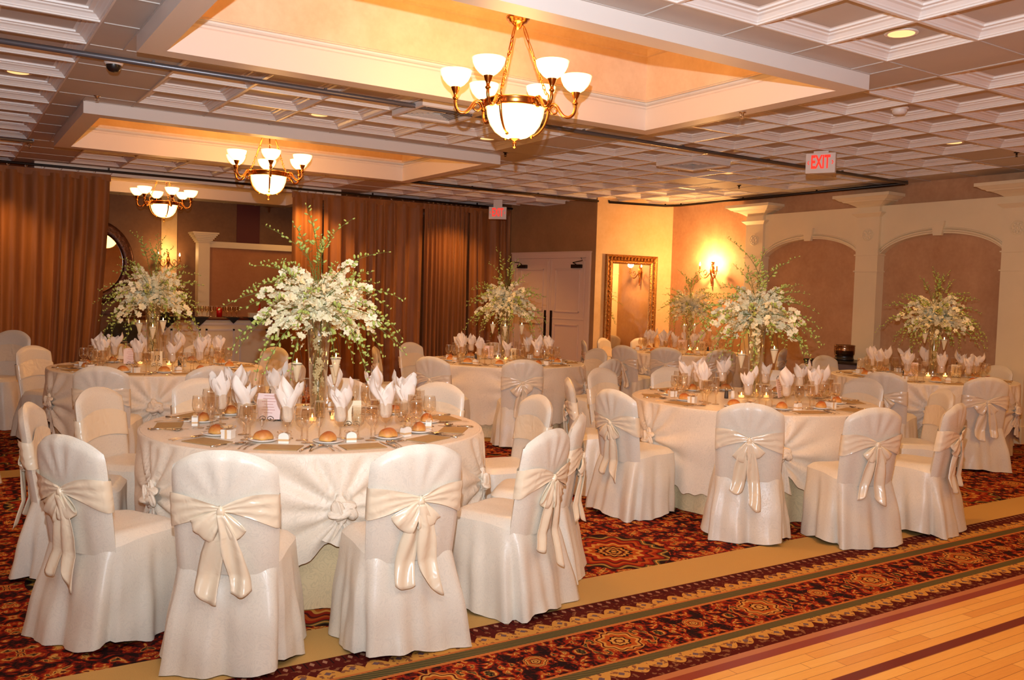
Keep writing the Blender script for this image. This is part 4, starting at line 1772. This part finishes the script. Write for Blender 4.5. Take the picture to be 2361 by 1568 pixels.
def cone_candle(x, y, z, label, group, az):
    t = thing('hanging_candle', label, 'candle', (x, y, z), az, group)
    MB().lathe([(0, -.115), (.006, -.113), (.030, -.008), (.034, .0), (.031, .0), (.028, -.008)], 20).build('glass_cone', M_FROST, t)
    MB().lathe([(0, -.014), (.026, -.012), (.027, .002), (.0, .004)], 18).build('wax', M_WAX, t)
    MB().lathe([(0, .004), (.004, .008), (.0045, .014), (.002, .024), (0, .03)], 8).build('flame', M_FLAME, t)
    b_ = MB()
    b_.tube([(.034 * cos(TAU * q / 18), .034 * sin(TAU * q / 18), -.006) for q in range(18)], .0016, 5, True)
    b_.tube([(-.034, 0, -.006), (-.012, 0, .12), (0, 0, .17), (.012, 0, .12), (.034, 0, -.006)], .0014, 5)
    b_.build('wire_hanger', M_DARKM, t)
    return t


def votive(x, y, label, group):
    t = thing('votive_candle', label, 'candle', (x, y, TZ + .001), 0, group)
    MB().lathe([(0, .001), (.022, .001), (.026, .01), (.030, .055), (.028, .055), (.024, .012), (0, .01)], 20).build('glass_cup', M_GLASS, t)
    MB().lathe([(0, .012), (.0225, .012), (.0235, .028), (0, .028)], 18).build('wax', M_VOTGLOW, t)
    MB().lathe([(0, .028), (.004, .032), (.0045, .038), (.002, .048), (0, .054)], 8).build('flame', M_FLAME, t)
    return t


def shaker(x, y, kind, label):
    t = thing('%s_shaker' % kind, label, 'shaker', (x, y, TZ + .001))
    MB().lathe([(0, .001), (.016, .001), (.0165, .02), (.013, .065), (0, .065)], 16).build(
        'body', M_CHINA if kind == 'salt' else simple('ground_pepper', srgb(70, 62, 58), .5, noise=.4, nscale=300), t)
    MB().lathe([(0, .088), (.008, .087), (.0125, .08), (.014, .065), (0, .065)], 16).build('cap', M_SILVER, t)


def card_stand(x, y, rz, label, num=None, big=False):
    t = thing('table_number' if num else 'menu_stand', label, 'table number' if num else 'menu', (x, y, TZ + .001), rz)
    b_ = MB()
    wv = .05 if num else .07
    hv = .135 if num else .15
    M_ = Matrix.Rotation(R(-10), 4, 'X')
    b_.box(-wv, wv, -.0015, .0015, .012, .012 + hv, M=M_)
    b_.build('card', M_PAPER if num else M_PINK, t)
    b_ = MB()
    for sgn in (-1, 1):
        pts = [(sgn * (.02 + .022 * (1 - k / 16) * cos(k * .55)), -.022, .018 + .018 * (1 - k / 16) * sin(k * .55)) for k in range(16)]
        b_.tube(pts, .0018, 5)
        b_.tube([(sgn * .04, -.022, .006), (sgn * .045, .03, .004), (sgn * .03, .055, .004), (0, .012, .02)], .0018, 5)
    b_.tube([(0, .012, .02), (0, .035, .1), (0, .04, .012 + hv), (.006, .035, .03 + hv), (0, .02, .035 + hv), (-.004, .028, .022 + hv)], .0022, 5)
    b_.build('wire_easel', M_DARKM, t)
    if num:
        text_mesh(num, .075, M_INK, 'number', t, (0, -.0025, .012 + hv * .5), (R(90 + 10), 0, 0), .0004, .12 if num != '1' and num != '14' else 0, .8)
    else:
        b_ = MB()
        for k in range(7):
            z = .03 + hv * (.12 + .11 * k)
            ww = wv * (.35 + .3 * ((k * 37) % 10) / 10)
            b_.box(-ww, ww, -.0024, -.0016, z, z + .0025, M=M_)
        b_.build('printed_lines', simple('pale_ink', srgb(186, 120, 104), .6), t)
    return t


# ---- build every table
cam_ang = 0
for n, T_ in TAB.items():
    c = T_['c']
    nm = T_['name']
    # under cloth to the floor
    rr = random.Random(n)
    ph = [rr.random() * TAU for _ in range(3)]

    def uc(u, v, c=c, ph=ph):
        th = TAU * u
        z = (TZ - .012) * (1 - v) + .004 * v
        r_ = .905 + .0 * v + v ** .8 * (.014 * sin(th * 19 + ph[0]) + .012 * sin(th * 31 + ph[1]))
        return Vector((c[0] + r_ * sin(th), c[1] + r_ * cos(th), z))
    b = MB().grid(uc, 220, 8, cu=True)
    b.grid(lambda u, v, c=c: Vector((c[0] + .915 * v * sin(TAU * u), c[1] + .915 * v * cos(TAU * u), TZ - .012)), 40, 2, cu=True)
    tag(b.build('table_skirt', M_UNDER), 'yellow-cream brocade under cloth reaching the floor at %s' % nm, 'tablecloth', 'floor length under cloths')
    b, ties = overlay(c, T_['tie'], n)
    ov = b.build('tablecloth', M_CLOTH)
    tag(ov, 'ivory damask cloth knotted up in swags over %s' % nm, 'tablecloth', 'damask overlay tablecloths')
    for a_ in ties:
        k = link('cloth_knot', KNOT, ov)
        k.location = (c[0] + .972 * sin(a_), c[1] + .972 * cos(a_), .50)
        k.rotation_euler = (0, 0, -a_ + PI)
        k.scale = (1.1, 1, 1.1)
    # chairs and settings
    used = {}
    angs = []
    order = []
    for (x, y) in T_['ch']:
        order.append((hour(c, (x, y)), x, y))
    # unique clock hours, nearest to the true angle
    order.sort()
    hv = [h_ for h_, _, _ in order]
    bestq = None

    def assign(k, qs, cost):
        global bestq
        if bestq is not None and cost >= bestq[0]:
            return
        if k == len(hv):
            if qs[-1] - qs[0] <= 11:
                bestq = (cost, list(qs))
            return
        for q_ in range(int(hv[k]) - 1, int(hv[k]) + 4):
            if not qs or q_ > qs[-1]:
                assign(k + 1, qs + [q_], cost + (q_ - hv[k]) ** 2)
    assign(0, [], 0)
    hrs = bestq[1]
    for (h_, x, y), q in zip(order, hrs):
        hn = HOUR[q % 12]
        seen_back = h_ % 12
        look = ('bow to camera' if 3.6 < seen_back < 8.4 else 'front to camera' if (seen_back > 9.6 or seen_back < 2.4) else 'side view')
        make_chair(x, y, c[0], c[1], 'white covered chair, %s, %s o\'clock at %s' % (look, hn, nm), 'covered chairs round the tables',
                   rnd.randrange(3), rnd.randrange(5), rnd.uniform(-.05, .05))
        place_setting(c, math.atan2(x - c[0], y - c[1]), nm, hn, q)
        angs.append(math.atan2(x - c[0], y - c[1]))
    # settings of the far seats nobody photographed a chair for
    full = 11 if n == 1 else 10
    usedh = set(q % 12 for q in hrs)
    for q in range(12):
        if len(angs) >= full:
            break
        a_ = math.atan2(-c[0], -c[1]) + (q - 6) / 12 * TAU
        if q not in usedh and min(abs((a_ - o_ + PI) % TAU - PI) for o_ in angs) > .42:
            place_setting(c, a_, nm, HOUR[q], q)
            angs.append(a_)
            usedh.add(q)
    # centrepiece
    vx, vy = T_['v']
    vase(vx, vy, 'tall flared glass vase of water standing on %s' % nm)
    arrangement(vx, vy, 'white orchid and green bud arrangement in the vase on %s' % nm, n)
    d = Vector((-vx, -vy, 0)).normalized()
    s_ = Vector((-d.y, d.x, 0)) * -1        # to the right in the picture is -s... resolved below
    right = Vector((Rt.x, Rt.y, 0))
    HC = {1: [(-.13, .01, 1.10, 'left of'), (.105, .0, 1.14, 'right of'), (.10, -.09, 1.085, 'in front right of')],
          2: [(-.115, -.02, 1.12, 'left of'), (.15, .02, 1.17, 'right of')],
          3: [(-.15, 0, 1.19, 'left of'), (.0, .11, 1.17, 'in front of'), (.20, 0, 1.19, 'right of')],
          4: [(-.13, 0, 1.17, 'left of'), (.0, .11, 1.14, 'in front of'), (.10, 0, 1.20, 'right of')],
          5: [(-.08, 0, 1.15, 'left of'), (.08, .05, 1.16, 'right of')],
          6: [(-.11, 0, 1.26, 'left of'), (.03, -.11, 1.2, 'behind'), (.11, .03, 1.19, 'right of')]}[n]
    for a_, dd, z, where in HC:
        p = Vector((vx, vy, 0)) + right * a_ + d * dd
        cone_candle(p.x, p.y, z - (0 if n != 3 else 0), 'lit cone candle hung %s the vase of %s' % (where, nm), 'hanging cone candles', math.atan2(right.y, right.x))
    VC = {1: [(-.03, .20, 'in front of'), (.10, .10, 'right of'), (-.16, -.12, 'behind left of')],
          2: [(-.10, .14, 'left of'), (.10, .10, 'right of'), (.02, -.16, 'behind')],
          3: [(.02, .16, 'in front of'), (-.08, .06, 'left of')], 4: [(.16, .10, 'right of'), (-.12, .05, 'left of')],
          5: [(.02, .14, 'in front of'), (.14, .05, 'right of')], 6: [(.14, .12, 'right of'), (-.20, .10, 'left of'), (-.05, .14, 'in front of')]}[n]
    for a_, dd, where in VC:
        p = Vector((vx, vy, 0)) + right * a_ + d * dd
        votive(p.x, p.y, 'glowing votive candle %s the vase on %s' % (where, nm), 'votive candles')
    face = math.atan2(d.y, d.x) + PI / 2
    SH = {1: [(-.22, .16), (.14, .18)], 2: [(-.22, .16), (-.17, .15)], 3: [(-.34, .10), (.24, .12)], 4: [(.26, .1), (.3, .08)], 5: [(.3, .1), (.34, .1)], 6: [(-.32, .10), (-.28, .1)]}[n]
    p = Vector((vx, vy, 0)) + right * SH[0][0] + d * SH[0][1]
    shaker(p.x, p.y, 'pepper', 'pepper shaker with steel cap near the vase on %s' % nm)
    p = p + right * .05 - d * .01
    shaker(p.x, p.y, 'salt', 'white salt shaker with steel cap near the vase on %s' % nm)
    CD = {1: (.20, .30, 0), 2: (.22, .05, R(74)), 3: (.09, .17, 0), 4: (.04, .22, 0), 5: (.20, .1, 0), 6: (.26, .08, 0)}[n]
    p = Vector((vx, vy, 0)) + right * CD[0] + d * CD[1]
    if n != 2:
        card_stand(p.x, p.y, face + CD[2], 'ivory card with black number %s standing on %s' % (T_['num'], nm), T_['num'])
    else:
        t = card_stand(p.x, p.y, face + CD[2], 'ivory card in wire easel seen edge on at the right front table', None)
        t.name = 'table_card'
    MN = {1: (-.29, .20, R(-14)), 2: None, 3: (-.20, .07, 0), 4: (-.20, .10, R(8)), 5: (-.1, .1, 0), 6: (-.24, .16, R(6))}[n]
    if MN:
        p = Vector((vx, vy, 0)) + right * MN[0] + d * MN[1]
        card_stand(p.x, p.y, face + MN[2], 'pale pink printed menu card on a wire easel at %s' % nm)

# chairs of the unseen table at far left
make_chair(.22, 7.52, -1.2, 8.3, 'white covered chair, back cut by the left edge of the photo', 'covered chairs round the tables', 1, 2)
make_chair(.66, 10.85, -.3, 9.6, 'gold lit covered chair facing the camera at the upper left edge, by the curtain', 'covered chairs round the tables', 2, 1, 0, 1.12)

# ------------------------------------------------------------ the bar room
BYF = 15.2
bar = thing('bar_counter', 'cream panelled bar counter with dark top seen through the curtain opening', 'bar', (0, 0, 0))
b = MB()
b.box(2.55, 4.86, BYF, BYF + .55, 0, .98)
b.build('body', M_COL, bar)
MB().box(2.48, 4.98, BYF - .07, BYF + .62, .98, 1.02).build('counter_top', simple('bar_top', srgb(90, 46, 28), .25), bar, bevel=.008)
MB().box(2.53, 4.88, BYF - .02, BYF, .90, .93).build('moulding', M_WHITE, bar)
for k in range(4):
    x0 = 2.62 + .56 * k
    b = MB()
    for a_, c_, z0, z1 in ((x0, x0 + .48, .80, .83), (x0, x0 + .48, .12, .15), (x0, x0 + .03, .12, .83), (x0 + .45, x0 + .48, .12, .83)):
        b.box(a_, c_, BYF - .015, BYF, z0, z1)
    b.build('panel', M_WHITE, bar)
for k, x in enumerate((3.12, 3.62, 4.18, 4.56)):
    b = MB()
    w_ = (.19, .16, .11, .15)[k]
    b.prism([(x - w_, 1.022), (x + w_, 1.022), (x + w_, 1.026), (x, 1.026), (x - w_, 1.026)], BYF - .075, BYF + .2, 'y')
    b.prism([(x - w_, 1.026), (x, 1.026 - w_ * .95), (x + w_, 1.026)], BYF - .079, BYF - .073, 'y')
    tag(b.build('bar_napkin', M_BLACK), 'black cloth corner draped over the bar front, %s from the left' % ('first', 'second', 'third', 'fourth')[k], 'cloth', 'black cloths on the bar')
gi = 0
for row in range(2):
    for k in range(14):
        x = 3.22 + k * .082 + .03 * row
        put('bar_glass', G['wine'], (x, BYF + .14 + row * .12, 1.0285), 0, 'stemmed glass in the double row standing on the bar', 'glass', 'glasses on the bar')
put('red_tumbler', MB().lathe([(0, 0), (.045, 0), (.05, .16), (.046, .16), (.042, .01), (0, .01)], 18).mesh('red_tumbler', M_RED), (3.98, BYF + .07, 1.0285), 0,
    'red cup in the middle of the glasses on the bar', 'cup', None)
b = MB().lathe([(0, 0), (.035, 0), (.038, .12), (.014, .17), (.013, .24), (0, .24)], 16)
put('red_bottle', b.mesh('red_bottle', M_RED), (4.72, BYF + .25, 1.022), 0, 'bright red bottle at the right end of the bar', 'bottle', None)
t = thing('napkin_stack', 'stack of cream paper napkins at the right end of the bar', 'napkins', (4.62, BYF + .14, 1.0265))
for k in range(6):
    MB().box(-.12, .12, -.06, .06, .013 * k, .013 * k + .011).build('napkin_layer', M_PAPER, t, rot=(0, 0, (k % 3 - 1) * .04))
b = MB().box(-.07, .07, -.06, .06, 0, .07)
put('bar_caddy', b.mesh('bar_caddy', M_BLACKP), (3.1, BYF + .1, 1.0285), 0, 'black caddy box at the left of the bar glasses', 'box', None)

# partition with pilaster
b = MB()
b.box(4.10, 5.75, 16.6, 16.72, 0, 2.33)
struct(b.build('wall_partition', stucco('stucco_tan', srgb(176, 116, 68), srgb(190, 130, 80))))
b = MB()
b.box(4.08, 5.78, 16.57, 16.6, 2.25, 2.36)
b.box(3.92, 4.12, 16.5, 16.72, 0, 2.36)
for q in range(6):
    e = .02 + .022 * q
    b.box(3.92 - e, 4.12 + e, 16.5 - e, 16.74, 2.33 + .03 * q, 2.36 + .03 * q)
struct(b.build('trim_40', M_COL))
# wallpaper panels on the back wall
for k, (x0, x1, m_) in enumerate(((3.50, 3.78, M_WALLY), (4.9, 5.35, simple('dark_red_panel', srgb(96, 30, 20), .6)), (6.7, 8.0, M_DOOR))):
    struct(MB().box(x0, x1, 17.585, 17.6, 0 if k else .95, 3.2 if k < 2 else 2.2).build('trim_%d' % (41 + k), m_))
struct(MB().box(1.2, 8.6, 17.56, 17.6, .98, 1.04).build('trim_45', simple('chair_rail', srgb(96, 50, 30), .4)))
# round topped mirror
t = thing('arched_mirror', 'large dark framed round mirror on the back wall beside the left curtain', 'mirror', (2.33, 17.58, 1.92))
b = MB()
prof = [(.50, 0), (.50, .03), (.53, .05), (.58, .055), (.63, .04), (.66, .045), (.69, .02), (.69, 0)]
n_ = 56
b.grid(lambda u, v: (prof[int(round(v * 7))][0] * cos(TAU * u), -prof[int(round(v * 7))][1], prof[int(round(v * 7))][0] * 1.12 * sin(TAU * u)), n_, 7, cu=True)
b.build('frame', simple('carved_dark_frame', srgb(84, 44, 26), .35, .4, noise=.4, nscale=26, bump=.6), t)
MB().grid(lambda u, v: (.505 * v * cos(TAU * u), -.012, .505 * 1.12 * v * sin(TAU * u)), 40, 1, cu=True).build('mirror_glass', M_MIRROR, t)
# black draped chair by the opening
t = thing('draped_chair', 'black cloth draped chair in front of the bar opening', 'chair', (2.08, 12.95, 0))


def drape(u, v):
    a_ = TAU * u
    k = 1 - v
    r_ = .24 * sin(PI / 2 * min(1, v * 2.6)) ** .6 + .04 * v + .012 * sin(9 * a_) * v
    z = 1.03 - .10 * min(1, v * 3) ** 2.2 - .93 * max(0, (v - .12) / .88) ** 1.0
    return (r_ * cos(a_), r_ * .8 * sin(a_), max(.003, z))


MB().grid(drape, 40, 18, cu=True).build('drape_cloth', M_BLACK, t)

# ------------------------------------------------------------ side table with warmer, right
t = thing('side_table', 'small dark topped service table with grey skirt against the arched wall', 'table', (10.12, 7.46, 0))
MB().box(-.30, .30, -.42, .42, .78, .81).build('tabletop', M_BLACKP, t, bevel=.005)
b = MB()
b.grid(lambda u, v: ((.29 + .006 * sin(60 * u)) * max(-1, min(1, 1.42 * cos(TAU * u))), (.41 + .006 * sin(70 * u)) * max(-1, min(1, 1.42 * sin(TAU * u))), .775 * (1 - v) + .003), 80, 4, cu=True)
b.build('skirting', simple('grey_skirting', srgb(96, 84, 88), .7), t)
t = thing('food_warmer', 'round steel food warmer pot standing on the dark service table', 'food warmer', (10.12, 7.46, .81))
MB().lathe([(0, .0), (.12, 0), (.125, .02), (.115, .03), (.115, .07), (.128, .085)], 28).build('stand', M_BLACKP, t)
MB().lathe([(.112, .06), (.13, .09), (.132, .13), (.135, .135), (.132, .14), (.132, .19), (.137, .20), (.125, .205), (.118, .19), (.118, .10), (0, .09)], 32).build('pot', simple('warmer_steel', srgb(150, 116, 90), .22, 1.0), t)
